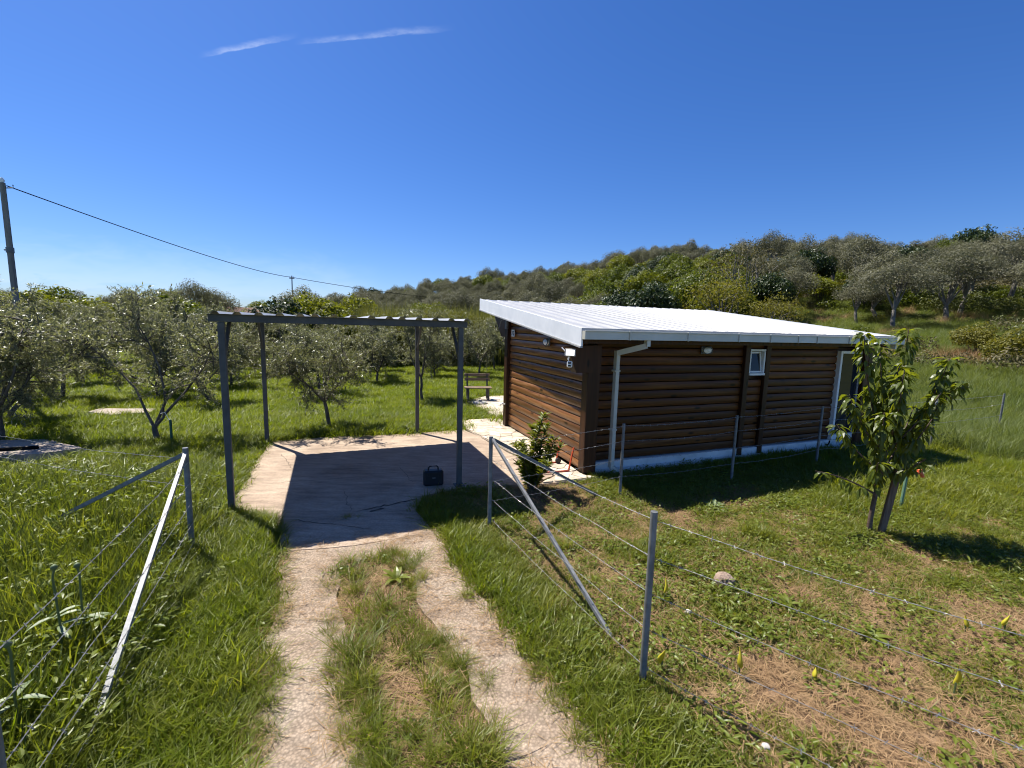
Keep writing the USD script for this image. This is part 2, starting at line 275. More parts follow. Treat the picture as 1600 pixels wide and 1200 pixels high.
# ground: earth and litter under the grass, "bare" from the mesh says where the grass is thin
n = {'g': ('geometry', {}), 'a': ('attribute', {'attribute': 'bare'}),
     'n1': ('noise_texture', {'scale': 7.0, 'detail': 9.0, 'roughness': .7}), 'soil': ('rgb_ramp', {'ramp': [(.32, (.055, .032, .018)), (.5, (.15, .092, .052)), (.68, (.28, .185, .11))]}),
     'n2': ('noise_texture', {'scale': 2.2, 'detail': 8.0, 'roughness': .7}), 'turf': ('rgb_ramp', {'ramp': [(.3, (.05, .06, .012)), (.5, (.095, .11, .02)), (.7, (.15, .145, .04))]}),
     'nm': ('noise_texture', {'scale': 5.0, 'detail': 5.0}), 'ad': ('math', {'math_type': 'multiply_add', 'value2': .7, 'value3': -.35}), 'sm': ('math', {'math_type': 'add', 'use_clamp': True}),
     'mx': ('mix', {}), 'fb': ('noise_texture', {'scale': 35.0, 'detail': 6.0}), 'bp': ('bump', {'strength': .8, 'distance': .03}), 'p': ('principled_bsdf', {'roughness': .95, 'specular_ior_level': .1})}
mat('earth', n, [('g.position', 'n1.vector'), ('n1.fac', 'soil.fac'), ('g.position', 'n2.vector'), ('n2.fac', 'turf.fac'), ('g.position', 'nm.vector'), ('nm.fac', 'ad.value1'), ('ad.value', 'sm.value1'), ('a.fac', 'sm.value2'),
                 ('sm.value', 'mx.fac'), ('turf.color', 'mx.color1'), ('soil.color', 'mx.color2'), ('mx.color', 'p.base_color'), ('g.position', 'fb.vector'), ('fb.fac', 'bp.height'), ('bp.normal', 'p.normal')])

# ------------------------------------------------------------------ ground plan (metres; camera above the origin, y away from it)
CB = 0.366714852; E1 = np.array([math.cos(CB), math.sin(CB), 0]); E2 = np.array([-math.sin(CB), math.cos(CB), 0]); CORNER = np.array([1.226, 7.174, 0.0])
KB = 0.39085455; K1 = np.array([math.cos(KB), math.sin(KB), 0]); K2 = np.array([-math.sin(KB), math.cos(KB), 0]); KO = np.array([-3.536, 5.412, 0.0])
def cpt(u, v, z=0.0): return CORNER + u * E1 + v * E2 + [0, 0, z]
def kpt(u, v, z=0.0): return KO + u * K1 + v * K2 + [0, 0, z]
SLAB = Polygon([(-3.60, 5.42), (-3.3, 5.40), (-3.02, 5.36), (-2.60, 4.80), (-2.42, 4.42), (-1.67, 4.60), (-.89, 4.98), (-1.02, 5.25), (-1.22, 5.57), (-1.27, 6.05), (-.73, 6.45), (.39, 6.70), (.72, 7.08), (-1.09, 10.22), (-2.1, 9.74), (-3.79, 9.25), (-4.85, 8.75)])
DRIVE_L = Polygon([(-2.44, 4.57), (-2.17, 3.97), (-1.95, 3.51), (-1.83, 3.07), (-1.74, 2.84), (-1.4, 2.1), (-.9, 1.0), (-.4, 0.1), (.2, .1), (-.35, 1.2), (-.76, 2.17), (-.93, 2.48), (-1.14, 2.88), (-1.25, 3.21), (-1.44, 3.6), (-1.72, 4.15), (-1.35, 4.45), (-1.2, 4.9)])
DRIVE_R = Polygon([(-1.45, 4.78), (-1.22, 4.42), (-.87, 4.08), (-.78, 3.63), (-.56, 3.29), (-.28, 2.91), (-.21, 2.6), (-.03, 2.38), (.03, 2.19), (.5, 1.2), (1.0, .1), (1.7, .1), (1.15, 1.3), (.67, 2.24), (.52, 2.48), (.30, 2.81), (.18, 3.09), (-.05, 3.38), (-.35, 4.01), (-.58, 4.39), (-.86, 5.05)])
PATIO_A = Polygon([(-1.05, 10.22), (-1.27, 11.15), (-.33, 11.60), (-.06, 10.75), (1.24, 7.14), (1.50, 7.06), (.46, 6.66), (.76, 7.10)])
PATIO_B = Polygon([(-.33, 11.62), (-1.45, 14.15), (-.9, 15.2), (1.2, 16.0), (5.5, 17.6), (6.0, 16.3), (1.2, 14.3), (-.1, 13.7), (.2, 12.5)])
PADS = [Polygon([(-8.05, 7.35), (-7.72, 7.78), (-8.9, 8.25), (-10.2, 8.0), (-9.9, 6.6)]), Polygon([(-9.7, 10.55), (-9.05, 10.95), (-9.3, 11.4), (-10.6, 11.25), (-10.5, 10.8)])]
CABIN = Polygon([cpt(0, 0)[:2], cpt(7.3, 0)[:2], cpt(7.3, 3.9)[:2], cpt(0, 3.9)[:2]])
HARD = shapely.union_all([SLAB, DRIVE_L, DRIVE_R, PATIO_A, PATIO_B, CABIN] + PADS)
MID = Polygon([(-1.72, 4.25), (-1.2, 4.4), (-.5, 3.4), (.3, 1.6), (.7, .1), (.1, .1), (-.76, 2.17), (-1.2, 3.0), (-1.5, 3.7)])

AZ = np.radians([-180, -75, -50, -35, -25, -14, -8, 0, 8, 16, 30, 45, 60, 90, 180])
HS = [0, 0, .8, 2.0, 5.4, 8.4, 11.2, 11.8, 13.2, 15.6, 14.6, 11.5, 9, 6, 0]
D0 = [60, 60, 60, 60, 55, 50, 46, 42, 38, 34, 25, 19, 18, 24, 60]
D1 = [160, 160, 160, 160, 150, 140, 130, 120, 112, 105, 98, 96, 96, 110, 160]
def ground_z(x, y, fine=True):
    x, y = np.asarray(x, float), np.asarray(y, float)
    az, d = np.arctan2(x, y), np.hypot(x, y)
    S, a, b = np.interp(az, AZ, HS), np.interp(az, AZ, D0), np.interp(az, AZ, D1)
    t = np.clip((d - a) / (b - a), 0, 1)
    z = S * (.75 * t + .25 * t * t * (3 - 2 * t))
    z = z + smoothstep(d, 30, 90) * (fbm2(x, y, .05, 3) - .5) * 2.2 + smoothstep(d, 12, 30) * (fbm2(x, y, .22, 5) - .5) * .3
    if fine: z = z + (fbm2(x, y, 1.1, 7) - .5) * .05 * smoothstep(d, 1.0, 3.0) - .010
    return z
def bare_of(x, y):
    x, y = np.asarray(x, float), np.asarray(y, float)
    pts = shapely.points(x, y)
    nz = fbm2(x, y, .9, 21, 4); n2 = fbm2(x, y, 2.6, 22, 3)
    # the garden right of the drive dries out towards the near right
    side = (x - (-.23)) * 2.38 + (y - 5.21) * 1.2                                   # > 0 right of the front fence
    right = smoothstep(side, -.6, .8) * smoothstep(y, 8.5, 5.2) * smoothstep(x, 13, 7)
    dry = right * (.38 + .46 * smoothstep(y, 4.6, 2.6) * smoothstep(x, .7, 2.2) + (nz - .5) * 1.0 + (n2 - .5) * 1.1)
    mid = np.where(shapely.contains(MID, pts), .78 + (n2 - .5) * 1.2, 0)
    edge = smoothstep(shapely.distance(HARD, pts), .16, 0.0) * .5
    dark = smoothstep(np.hypot(x - .6, y - 6.2), .9, .4) * .8
    return np.clip(np.maximum.reduce([dry, mid, edge, dark, (nz - .62) * .8]), 0, 1)

rad = np.concatenate([np.linspace(.25, 12, 110), np.geomspace(12.2, 160, 110), np.geomspace(170, 1500, 14)])
ang = np.linspace(0, 2 * PI, 421)[:-1]
R_, A_ = np.meshgrid(rad, ang, indexing='ij'); gx, gy = (R_ * np.sin(A_)).ravel(), (R_ * np.cos(A_)).ravel()
gx, gy = np.r_[gx, 0], np.r_[gy, 0]
gz = ground_z(gx, gy)
inh = shapely.distance(HARD, shapely.points(gx, gy)); gz = np.where(inh < .01, np.minimum(gz, -.030), gz)
gz = np.where(shapely.contains(MID.buffer(.05), shapely.points(gx, gy)) & (inh > .01), .004, gz)
nr, na = len(rad), len(ang); I, J = np.meshgrid(np.arange(nr - 1), np.arange(na), indexing='ij')
q = np.stack([I * na + J, (I + 1) * na + J, (I + 1) * na + (J + 1) % na, I * na + (J + 1) % na], -1).reshape(-1, 4)
gf = np.vstack([q[:, [0, 2, 1]], q[:, [0, 3, 2]], np.stack([np.arange(na), (np.arange(na) + 1) % na, np.full(na, len(gx) - 1)], 1)])
gm = trimesh.Trimesh(np.stack([gx, gy, gz], 1), gf, process=False)
if gm.face_normals[:, 2].mean() < 0: gf = gf[:, ::-1]
single('ground', (np.stack([gx, gy, gz], 1), gf), 'earth', kind='structure', smooth=True)
gp = UsdGeom.Mesh(stage.GetPrimAtPath('/World/ground'))
UsdGeom.PrimvarsAPI(gp).CreatePrimvar('bare', Sdf.ValueTypeNames.FloatArray, 'vertex').Set(Vt.FloatArray.FromNumpy(bare_of(gx, gy).astype(np.float32)))

# ------------------------------------------------------------------ concrete, paving
def rough_outline(poly, amp, seed, step=.12):
    ring = poly.exterior.segmentize(step); c = np.array(ring.coords)[:-1]
    o = (fbm2(c[:, 0], c[:, 1], 3.0, seed) - .5) * 2 * amp; o2 = (fbm2(c[:, 0] + 9, c[:, 1], 3.0, seed) - .5) * 2 * amp
    return Polygon(c + np.stack([o, o2], 1)).buffer(0)
def hard_sheet(name, poly, z0, z1, material):
    single(name, extrude(poly, z0, z1), material, kind='structure')
hard_sheet('concrete_slab', rough_outline(SLAB, .05, 31), -.08, .023, 'slab_concrete')
hard_sheet('driveway', rough_outline(DRIVE_L, .08, 32), -.08, .016, 'drive_concrete')
hard_sheet('driveway', rough_outline(DRIVE_R, .08, 33), -.08, .020, 'drive_concrete')
# incised joints and cracks in the slab: thin dark grooves cut as narrow slits of the surface
noisy('crack_dirt', (.06, .045, .035), (.11, .085, .065), 20, .95, .3)
rng = np.random.default_rng(5)
def crack(pts, w, z):
    c = np.array(LineString(pts).segmentize(.06).coords); c = c + rng.normal(0, .012, c.shape)
    ws = w * (.35 + rng.random(len(c))); ws[0] = ws[-1] = .002
    t = np.gradient(c, axis=0); t /= np.linalg.norm(t, axis=1, keepdims=True); nrm = np.stack([-t[:, 1], t[:, 0]], 1)
    v = np.vstack([c + nrm * ws[:, None] / 2, c - nrm * ws[:, None] / 2]); k = len(c); i = np.arange(k - 1)
    return np.c_[v, np.full(2 * k, z)], np.stack([i + k, i + k + 1, i + 1, i], 1)
mb = MB()
for a, b, w in [((-1.95, 5.50), (-1.28, 5.95), .035), ((-1.80, 5.47), (-1.62, 5.62), .05), ((-3.9, 8.2), (-2.9, 8.7), .008), ((-4.2, 7.9), (-3.6, 7.1), .006), ((-3.2, 7.0), (-2.5, 7.2), .007), ((-3.6, 6.4), (-2.0, 6.9), .007),
                ((-2.4, 6.2), (-2.05, 5.5), .006), ((-1.9, 7.4), (-1.5, 6.6), .006), ((-3.4, 9.0), (-3.25, 8.55), .006), ((-1.7, 9.5), (-.6, 8.7), .008), ((-1.4, 8.3), (.1, 8.0), .007), ((-2.7, 5.2), (-1.6, 5.0), .01)]:
    mb.add(*crack([kp for kp in (a, b)], w, .027))
single('slab_cracks', mb.mesh(), 'crack_dirt', kind='structure')

def paving(name, poly, cell, seed, label):
    r = np.random.default_rng(seed); x0, y0, x1, y1 = poly.bounds
    P = [(x, y) for x in np.arange(x0 - cell, x1 + cell, cell) for y in np.arange(y0 - cell, y1 + cell, cell * .8)]
    P = np.array(P) + r.uniform(-.42, .42, (len(P), 2)) * cell
    base = thing(name, kind='structure')
    part(base, 'joint_bed', extrude(poly, -.08, .026), 'paving_joint')
    for c in voronoi_diagram(MultiPoint(P), envelope=poly.buffer(1)).geoms:
        g = c.intersection(poly.buffer(-.01)).buffer(-.016)
        g = max(getattr(g, 'geoms', [g]), key=lambda q: q.area)
        if g.is_empty or g.area < .006: continue
        g = g.buffer(.012, quad_segs=1).simplify(.008)
        part(base, 'stone', extrude(g, .0, .040 + r.random() * .008), 'paving_stone')
paving('paving', PATIO_A, .30, 41, '')
paving('paving', PATIO_B, .42, 42, '')
for i, (pd, lb) in enumerate(zip(PADS, ['larger concrete cover slab with a dark pipe across it in the grass at far left', 'smaller concrete cover slab lying in the grass behind the forked olive tree'])):
    t = thing('concrete_cover', lb, 'concrete slab')
    part(t, 'slab', extrude(rough_outline(pd, .02, 50 + i), -.05, .085), 'pad_concrete')
    if i == 0: part(t, 'pipe', tube([(-10.1, 7.0, .115), (-9.0, 7.35, .115), (-8.35, 7.62, .115)], .03, 8), 'dark_cable')

# ------------------------------------------------------------------ log cabin
cab = thing('log_cabin', 'brown log cabin with white sheet roof and white plinth', 'cabin', CORNER, CB)
rng = np.random.default_rng(11)
LH, NL_ = .150, 16
def log(a, b, z, out, h=LH, depth=.045, seed=0):
    """half-round log from a to b in the cabin's plan, bulging towards out"""
    a, b, out = np.array([*a, 0.]), np.array([*b, 0.]), np.array([*out, 0.]); k = max(3, int(np.linalg.norm(b - a) / .45)); r = np.random.default_rng(seed)
    th = np.linspace(-PI / 2, PI / 2, 8); prof = np.stack([np.abs(np.cos(th)) ** .42, (np.sin(th) + 1) / 2], 1)
    prof = np.vstack([prof, [[-.6, 1], [-.6, 0]]]); m = len(prof); V = []
    for i in range(k + 1):
        c = a + (b - a) * i / k; d = depth * (1 + r.normal(0, .05)); dz = r.normal(0, .002)
        V.append(c + prof[:, :1] * d * out + np.c_[np.zeros((m, 2)), z + prof[:, 1] * (h - .003) + dz])
    V = np.vstack(V); i, j = np.meshgrid(np.arange(k), np.arange(m), indexing='ij')
    q = np.stack([i * m + j, (i + 1) * m + j, (i + 1) * m + (j + 1) % m, i * m + (j + 1) % m], -1).reshape(-1, 4)
    F = np.vstack([q[:, [0, 1, 2]], q[:, [0, 2, 3]]]); nv = len(V); jj = np.arange(m)
    V = np.vstack([V, V[:m].mean(0), V[-m:].mean(0)])
    F = np.vstack([F, np.stack([(jj + 1) % m, jj, np.full(m, nv)], 1)[:, ::-1], np.stack([k * m + jj, k * m + (jj + 1) % m, np.full(m, nv + 1)], 1)[:, ::-1]])
    return V, F
def fixw(m):
    t = trimesh.Trimesh(*m, process=False)
    if t.volume < 0: return m[0], m[1][:, ::-1]
    return m
z0 = .19
PH = 6.98                                                     # length of the long wall
for k in range(14):                                              # long wall, three lengths between the uprights
    z = z0 + k * LH
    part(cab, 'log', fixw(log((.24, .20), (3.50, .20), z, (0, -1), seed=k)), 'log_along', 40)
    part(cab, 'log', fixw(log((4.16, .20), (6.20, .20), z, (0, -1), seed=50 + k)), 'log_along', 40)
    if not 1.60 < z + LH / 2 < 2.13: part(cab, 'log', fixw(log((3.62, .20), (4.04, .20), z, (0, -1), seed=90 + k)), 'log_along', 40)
roofz = lambda v: 2.20 + .124 * v                                # underside of the roof
for k in range(17):                                              # end wall under the sloping verge
    z = .06 + k * LH; v0 = max(.03, (z + LH * .6 - 2.22) / .129)
    if v0 > 3.5: continue
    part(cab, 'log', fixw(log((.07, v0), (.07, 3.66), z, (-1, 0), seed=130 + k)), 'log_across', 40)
for k in range(17):                                              # back and far end, seen only from elsewhere
    z = .06 + k * LH
    part(cab, 'log', fixw(log((.24, 3.68), (PH, 3.68), z, (0, 1), seed=200 + k)), 'log_along', 40)
    v0 = max(.03, (z + LH * .6 - 2.22) / .129)
    if v0 < 3.5: part(cab, 'log', fixw(log((PH, v0), (PH, 3.66), z, (1, 0), seed=240 + k)), 'log_across', 40)
part(cab, 'wall_core', extrude(Polygon([(.10, .24), (PH - .03, .24), (PH - .03, 3.62), (.10, 3.62)]), .05, 2.18), 'board_upright')
part(cab, 'corner_board', cbox(.0, .236, -.005, .19, .045, 2.19, .012), 'board_upright')
part(cab, 'corner_board', cbox(-.055, .10, 3.665, 3.85, .045, 2.66, .012), 'board_upright')
part(cab, 'corner_board', cbox(PH - .1, PH + .09, -.005, .19, .045, 2.19, .012), 'board_upright')
part(cab, 'corner_board', cbox(PH - .02, PH + .14, 3.665, 3.85, .045, 2.66, .012), 'board_upright')
for u in (3.50, 4.04): part(cab, 'upright', cbox(u, u + .12, .085, .21, .02, 2.27, .008), 'board_upright')
# log ends carrying the roof, cut on the slant: out past the end wall at the near corner, and out under the porch
def bracket(pts, axis, w0, w1):
    v, f = extrude(Polygon(pts), w0, w1)
    v = v[:, [0, 2, 1]] if axis == 'u' else v[:, [2, 0, 1]]
    return fixw((v, f))
part(cab, 'bracket_log', bracket([(-.36, 2.16), (-.34, 2.02), (-.22, 1.74), (.236, 1.74), (.236, 2.19)], 'u', -.012, .17), 'board_upright')
part(cab, 'bracket_log', bracket([(3.86, 2.20), (4.16, 2.20), (4.68, 2.66), (4.72, 2.76), (3.86, 2.65)], 'v', -.03, .13), 'board_upright')
part(cab, 'bracket_log', bracket([(PH + .42, 2.16), (PH + .4, 2.02), (PH + .26, 1.74), (PH, 1.74), (PH, 2.19)], 'u', -.012, .17), 'board_upright')
part(cab, 'bracket_log', bracket([(3.86, 2.20), (4.16, 2.20), (4.68, 2.66), (4.72, 2.76), (3.86, 2.65)], 'v', PH - .03, PH + .13), 'board_upright')
part(cab, 'plinth', cbox(.25, PH + .02, .105, .30, -.05, .178, .008), 'plinth_paint')
part(cab, 'plinth_ledge', cbox(.23, PH + .03, .06, .12, -.05, .05, .008), 'plinth_paint')
# roof: eight sheets with ribs, verge flashings, gutter
U0, U1, V0, V1 = -.325, 7.16, -.34, 4.95
def sheet(u0, u1):
    prof = [(u0 + .014, 0)]
    for c in u0 + (u1 - u0) * np.array([.17, .5, .83]): prof += [(c - .05, 0), (c - .03, .024), (c + .03, .024), (c + .05, 0)]
    prof += [(u1 - .014, 0)]; prof = np.array(prof); m = len(prof)
    top = lambda v: 2.425 + .129 * (v - V0)
    V = []
    for v in (V0, V1):
        V.append(np.c_[prof[:, 0], np.full(m, v), prof[:, 1] + top(v)]); V.append(np.c_[prof[:, 0], np.full(m, v), np.full(m, top(v) - .075)])
    V = np.vstack(V); j = np.arange(m - 1)
    F = np.vstack([np.stack([j, j + 1, 2 * m + j + 1, 2 * m + j], 1), np.stack([m + j, 3 * m + j, 3 * m + j + 1, m + j + 1], 1), np.stack([m + j, m + j + 1, j + 1, j], 1), np.stack([2 * m + j, 2 * m + j + 1, 3 * m + j + 1, 3 * m + j], 1),
                   [[0, 2 * m, 3 * m, m], [m - 1, 2 * m - 1, 4 * m - 1, 3 * m - 1]]])
    return fixw((V, np.vstack([F[:, [0, 1, 2]], F[:, [0, 2, 3]]])))
edges = np.linspace(U0, U1, 9)
for a, b in zip(edges[:-1], edges[1:]): part(cab, 'roof_sheet', sheet(a, b), 'roof_white')
part(cab, 'roof_lining', fixw((np.array([(u, v, 2.345 + .129 * (v - V0) - d) for d in (.14, 0.0) for v in (V0 + .12, V1 - .05) for u in (U0 + .03, U1 - .03)]), BOXF)), 'board_upright')
def verge(u0, u1, z0_, z1_, v0=V0 - .03, v1=V1 + .01):
    V = np.array([(u, v, 2.425 + .129 * (v - V0) + z) for z in (z0_, z1_) for v in (v0, v1) for u in (u0, u1)]); return fixw((V, BOXF))
def boxm(m): return (m[0], np.vstack([m[1][:, [0, 1, 2]], m[1][:, [0, 2, 3]]])) if m[1].shape[1] == 4 else m
part(cab, 'verge_flashing', verge(U0 - .035, U0 - .006, -.235, .034), 'trim_white')
part(cab, 'verge_lip', verge(U0 - .055, U0 - .008, -.262, -.238), 'roof_white')
part(cab, 'verge_flashing', verge(U1 + .006, U1 + .035, -.235, .034), 'trim_white')
part(cab, 'back_flashing', cbox(U0, U1, V1 + .012, V1 + .035, 2.90, 3.125, .004), 'trim_white')
part(cab, 'eave_cap', cbox(U0 - .035, U1 + .035, V0 - .031, V0 - .008, 2.36, 2.458, .003), 'roof_white')
g0, g1 = U0 - .03, U1 + .10
mb = MB()
mb.add(*cbox(g0, g1, -0.4750, -0.4670, 2.290, 2.425, .002)); mb.add(*cbox(g0, g1, -0.4660, -0.3760, 2.290, 2.297, .002)); mb.add(*cbox(g0, g1, -0.3830, -0.3750, 2.298, 2.400, .002)); mb.add(*cbox(g0, g0 + .006, -0.4655, -0.3845, 2.2985, 2.415, .001)); mb.add(*cbox(g1 - .006, g1, -0.4655, -0.3845, 2.2985, 2.415, .001)); mb.add(*cbox(g0, g1, -0.4900, -0.4765, 2.408, 2.427, .003))
part(cab, 'gutter', mb.mesh(), 'gutter_white')
for u in (.42, 1.55, 2.65, 3.40, 4.1, 4.6, 5.5, 6.4): part(cab, 'gutter_joint', cbox(u, u + .02, -.494, -.46, 2.286, 2.430, .002), 'gutter_white')
for u, d in ((.54, .27),):
    mb = MB()
    mb.add(*bar((u + d, -.41, 2.29), (u + d, -.41, 2.19), .085, .065, (1, 0, 0))); mb.add(*bar((u + d, -.405, 2.20), (u, -.01, 2.06), .065, .085)); mb.add(*bar((u, .0, 2.10), (u, .0, .10), .065, .085, (0, 1, 0))); mb.add(*bar((u, .0, .12), (u + .10, -.10, .015), .065, .085))
    dp = part(cab, 'downpipe', mb.mesh(), 'gutter_white')
    for z in (1.75, .75): part(cab, 'pipe_clip', cbox(u - .052, u + .052, -.046, .06, z, z + .03, .003), 'gutter_white')
# tilted-open window between the uprights
win = part(cab, 'window', (lambda m: m.mesh())(MB().add(*cbox(3.625, 4.035, .075, .19, 1.63, 1.675)).add(*cbox(3.625, 4.035, .10, .19, 2.10, 2.14)).add(*cbox(3.625, 3.665, .10, .19, 1.676, 2.099)).add(*cbox(3.995, 4.035, .10, .19, 1.676, 2.099))), 'plastic_white')
sw, cw = math.sin(.14), math.cos(.14)
def tilt(m): v = m[0].copy(); y, z = v[:, 1] - .14, v[:, 2] - 1.68; v[:, 1], v[:, 2] = .14 + y * cw + z * sw, 1.68 + z * cw - y * sw; return v, m[1]
part(win, 'sash', tilt(MB().add(*cbox(3.67, 3.99, .12, .16, 1.68, 1.715)).add(*cbox(3.67, 3.99, .12, .16, 2.055, 2.09)).add(*cbox(3.67, 3.70, .12, .16, 1.716, 2.054)).add(*cbox(3.96, 3.99, .12, .16, 1.716, 2.054)).mesh()), 'plastic_white')
part(win, 'pane', tilt(cbox(3.70, 3.96, .137, .143, 1.716, 2.054, .001)), 'dark_glass')
part(win, 'stay', bar((3.70, .17, 2.07), (3.90, .235, 1.76), .012), 'plastic_white')
# white-framed glazed door at the far end of the wall, half hidden by the cherry tree
dr = part(cab, 'door', MB().add(*cbox(6.20, 6.26, .075, .19, .19, 2.12)).add(*cbox(6.88, 6.94, .075, .19, .19, 2.12)).add(*cbox(6.261, 6.879, .075, .19, 2.06, 2.12)).add(*cbox(6.261, 6.879, .085, .185, .19, .30)).mesh(), 'plastic_white')
part(dr, 'pane', cbox(6.262, 6.878, .12, .135, .301, 2.059, .001), 'dark_glass')
part(cab, 'plinth_tap', tube([(6.02, .07, .10), (6.02, .02, .10), (6.02, .0, .14), (6.02, -.01, .20)], .014, 6), 'dark_cable')

# things fixed to the cabin
def bulkhead(u, v, z, face, label):
    t = thing('wall_light', label, 'lamp', cpt(u, v, z), CB + (0 if face == 'front' else -PI / 2))
    s = trimesh.creation.icosphere(2, 1.0); m = s.copy(); m.vertices = m.vertices * [.105, .055, .062] + [0, -.02, 0]
    part(t, 'back_plate', cbox(-.115, .115, -.012, .01, -.07, .07, .005), 'dull_galvanised'); part(t, 'lens', (m.vertices, m.faces), 'plastic_white', True)
    tr = [(.108 * math.cos(a), -.045, .066 * math.sin(a)) for a in np.linspace(0, 2 * PI, 17)]
    part(t, 'rim', tube(tr, .009, 5, False), 'dull_galvanised', True)
bulkhead(2.55, .13, 2.11, 'front', 'oval bulkhead lamp on the long log wall left of the small window')
bulkhead(-.01, 1.55, 2.17, 'end', 'bulkhead lamp high on the end wall under the sloping verge')
t = thing('floodlight', 'glowing white floodlight with motion sensor on the corner bracket', 'lamp', cpt(-.37, -.06, 2.07), CB - .55)
part(t, 'housing', cbox(-.085, .085, -.03, .03, -.06, .06, .008), 'base_concrete'); part(t, 'lens', cbox(-.066, .066, -.036, -.031, -.044, .044, .002), 'lamp_glow')
part(t, 'arm', tube([(-.02, .02, -.06), (-.03, .05, -.11), (-.02, .04, -.15)], .014, 6), 'plastic_white'); part(t, 'cable', tube([(-.085, .03, .02), (-.14, .06, .07)], .009, 6), 'plastic_white')
part(t, 'sensor', cbox(-.045, .04, -.03, .03, -.235, -.135, .015), 'plastic_white'); part(t, 'sensor_eye', cbox(-.025, .02, -.0345, -.0305, -.175, -.15, .001), 'black_plastic')
part(t, 'sensor_eye', cbox(-.025, .02, -.0345, -.0305, -.22, -.195, .001), 'black_plastic')
t = thing('security_camera', 'small wall camera with looped cable under the porch corner of the roof', 'camera', cpt(-.10, 3.60, 2.49), CB)
part(t, 'body', tube([(0, 0, -.10), (0, 0, .08)], .045, 10), 'dull_galvanised', 40)
part(t, 'cable', tube([(0, .0, .08), (-.01, .10, .12), (-.01, .30, .12), (-.01, .42, .06), (-.01, .46, -.04), (-.01, .56, -.10)], .012, 5), 'dull_galvanised', True)
t = thing('house_number', 'white enamel house number plate on the end wall near the far corner', 'sign', cpt(-.012, 3.40, 2.30), CB)
part(t, 'plate', cbox(-.008, .0, -.10, .10, -.08, .08, .002), 'sign_white')
tx = meshkit.text_mesh('70', .095, .003, bold=True); v = np.array(tx.vertices); v -= (v.max(0) + v.min(0)) / 2
part(t, 'numerals', fixw((np.c_[-v[:, 2] - .010, -v[:, 0], v[:, 1]], np.array(tx.faces))), 'sign_ink')
t = thing('wall_tap', 'small white garden tap on the far corner board of the cabin', 'tap', cpt(-.06, 3.72, .58), CB)
part(t, 'spout', tube([(.01, 0, 0), (-.09, 0, .01), (-.12, 0, -.02), (-.125, 0, -.06)], .017, 7), 'plastic_white', True)
part(t, 'handle', cbox(-.075, -.035, -.03, .03, .025, .045, .004), 'plastic_white')
t = thing('steel_frame', 'red steel frame stand of thin bars on the paving by the cabin corner', 'stand', cpt(-.42, .30, .045), CB)
mbs = []
for v in (.36, -.12):
    part(t, 'upright_bar', bar((.24, v, .0), (.34, v + .03, .40), .022), 'red_paint'); part(t, 'foot_bar', bar((-.40, v + .03, .011), (.26, v, .011), .022), 'red_paint')
part(t, 'cross_bar', bar((-.40, -.09, .0115), (-.38, .40, .0115), .021), 'red_paint'); part(t, 'wheel', tube([(.27, .31, .05), (.27, .35, .05)], .05, 12), 'black_plastic', 40)

# ------------------------------------------------------------------ carport
car = thing('carport', 'open grey steel carport with flat ribbed sheet roof', 'carport', KO, KB)
W_, D_, H_ = 2.99, 3.523, 2.46
for u, v in ((0, 0), (W_, 0), (0, D_), (W_, D_)):
    p = part(car, 'post', cbox(u - .036, u + .036, v - .036, v + .036, -.02, H_ - .047, .005), 'painted_steel')
    part(p, 'base_plate', cbox(u - .075, u + .075, v - .075, v + .075, .020, .032, .002), 'painted_steel')
for v in (0, D_): part(car, 'beam', cbox(-.13, W_ + .09, v - .036, v + .036, H_ - .045, H_ + .045, .005), 'painted_steel')
for u in (0, W_): part(car, 'beam', cbox(u - .034, u + .034, .038, D_ - .038, H_ - .045, H_ + .043, .005), 'painted_steel')
part(car, 'purlin', cbox(.043, W_ - .043, D_ / 2 - .03, D_ / 2 + .03, H_ - .01, H_ + .041, .005), 'painted_steel')
for u in (0, W_):
    for v, s in ((0, 1), (D_, -1)): part(car, 'brace', bar((u, v + s * .03, H_ - .55), (u, v + s * .48, H_ - .045), .038, .038, (1, 0, 0)), 'painted_steel')
def ribbed(u0, u1, v0, v1, z):
    prof = [(u0, .002)]
    for c in np.arange(u0 + .115, u1 - .05, .23): prof += [(c - .05, .002), (c - .025, .034), (c + .025, .034), (c + .05, .002)]
    prof += [(u1, .002)]; P = np.array(prof); m = len(P)
    V = np.vstack([np.c_[P[:, 0], np.full(m, v), P[:, 1] + z + d] for v in (v0, v1) for d in (0, -.0018)]); j = np.arange(m - 1)
    F = np.vstack([np.stack([j, j + 1, 2 * m + j + 1, 2 * m + j], 1), np.stack([m + j, 3 * m + j, 3 * m + j + 1, m + j + 1], 1), np.stack([m + j, m + j + 1, j + 1, j], 1), np.stack([2 * m + j, 2 * m + j + 1, 3 * m + j + 1, 3 * m + j], 1)])
    return V, np.vstack([F[:, [0, 1, 2]], F[:, [0, 2, 3]]])
ue = np.linspace(-.16, W_ + .12, 4)
for k, (a, b) in enumerate(zip(ue[:-1], ue[1:])): part(car, 'roof_sheet', ribbed(a, b + (.0 if k == 2 else .01), -.10, D_ + .10, H_ + .048 + .0022 * (k % 2)), 'roof_white')
t = thing('toolbox', 'black plastic tool case standing by the right front carport post', 'case', kpt(2.62, .13, .024), KB - .12)
part(t, 'shell', cbox(-.15, .15, -.065, .065, 0, .235, .022), 'black_plastic'); part(t, 'handle', tube([(-.075, 0, .23), (-.07, 0, .275), (-.05, 0, .292), (.05, 0, .292), (.07, 0, .275), (.075, 0, .23)], .012, 7), 'black_plastic', True)
for u in (-.09, .07): part(t, 'latch', cbox(u, u + .035, -.071, -.066, .15, .2, .002), 'black_plastic')
part(t, 'badge', cbox(-.02, .03, -.0675, -.0655, .12, .135, .0005), 'dull_galvanised')

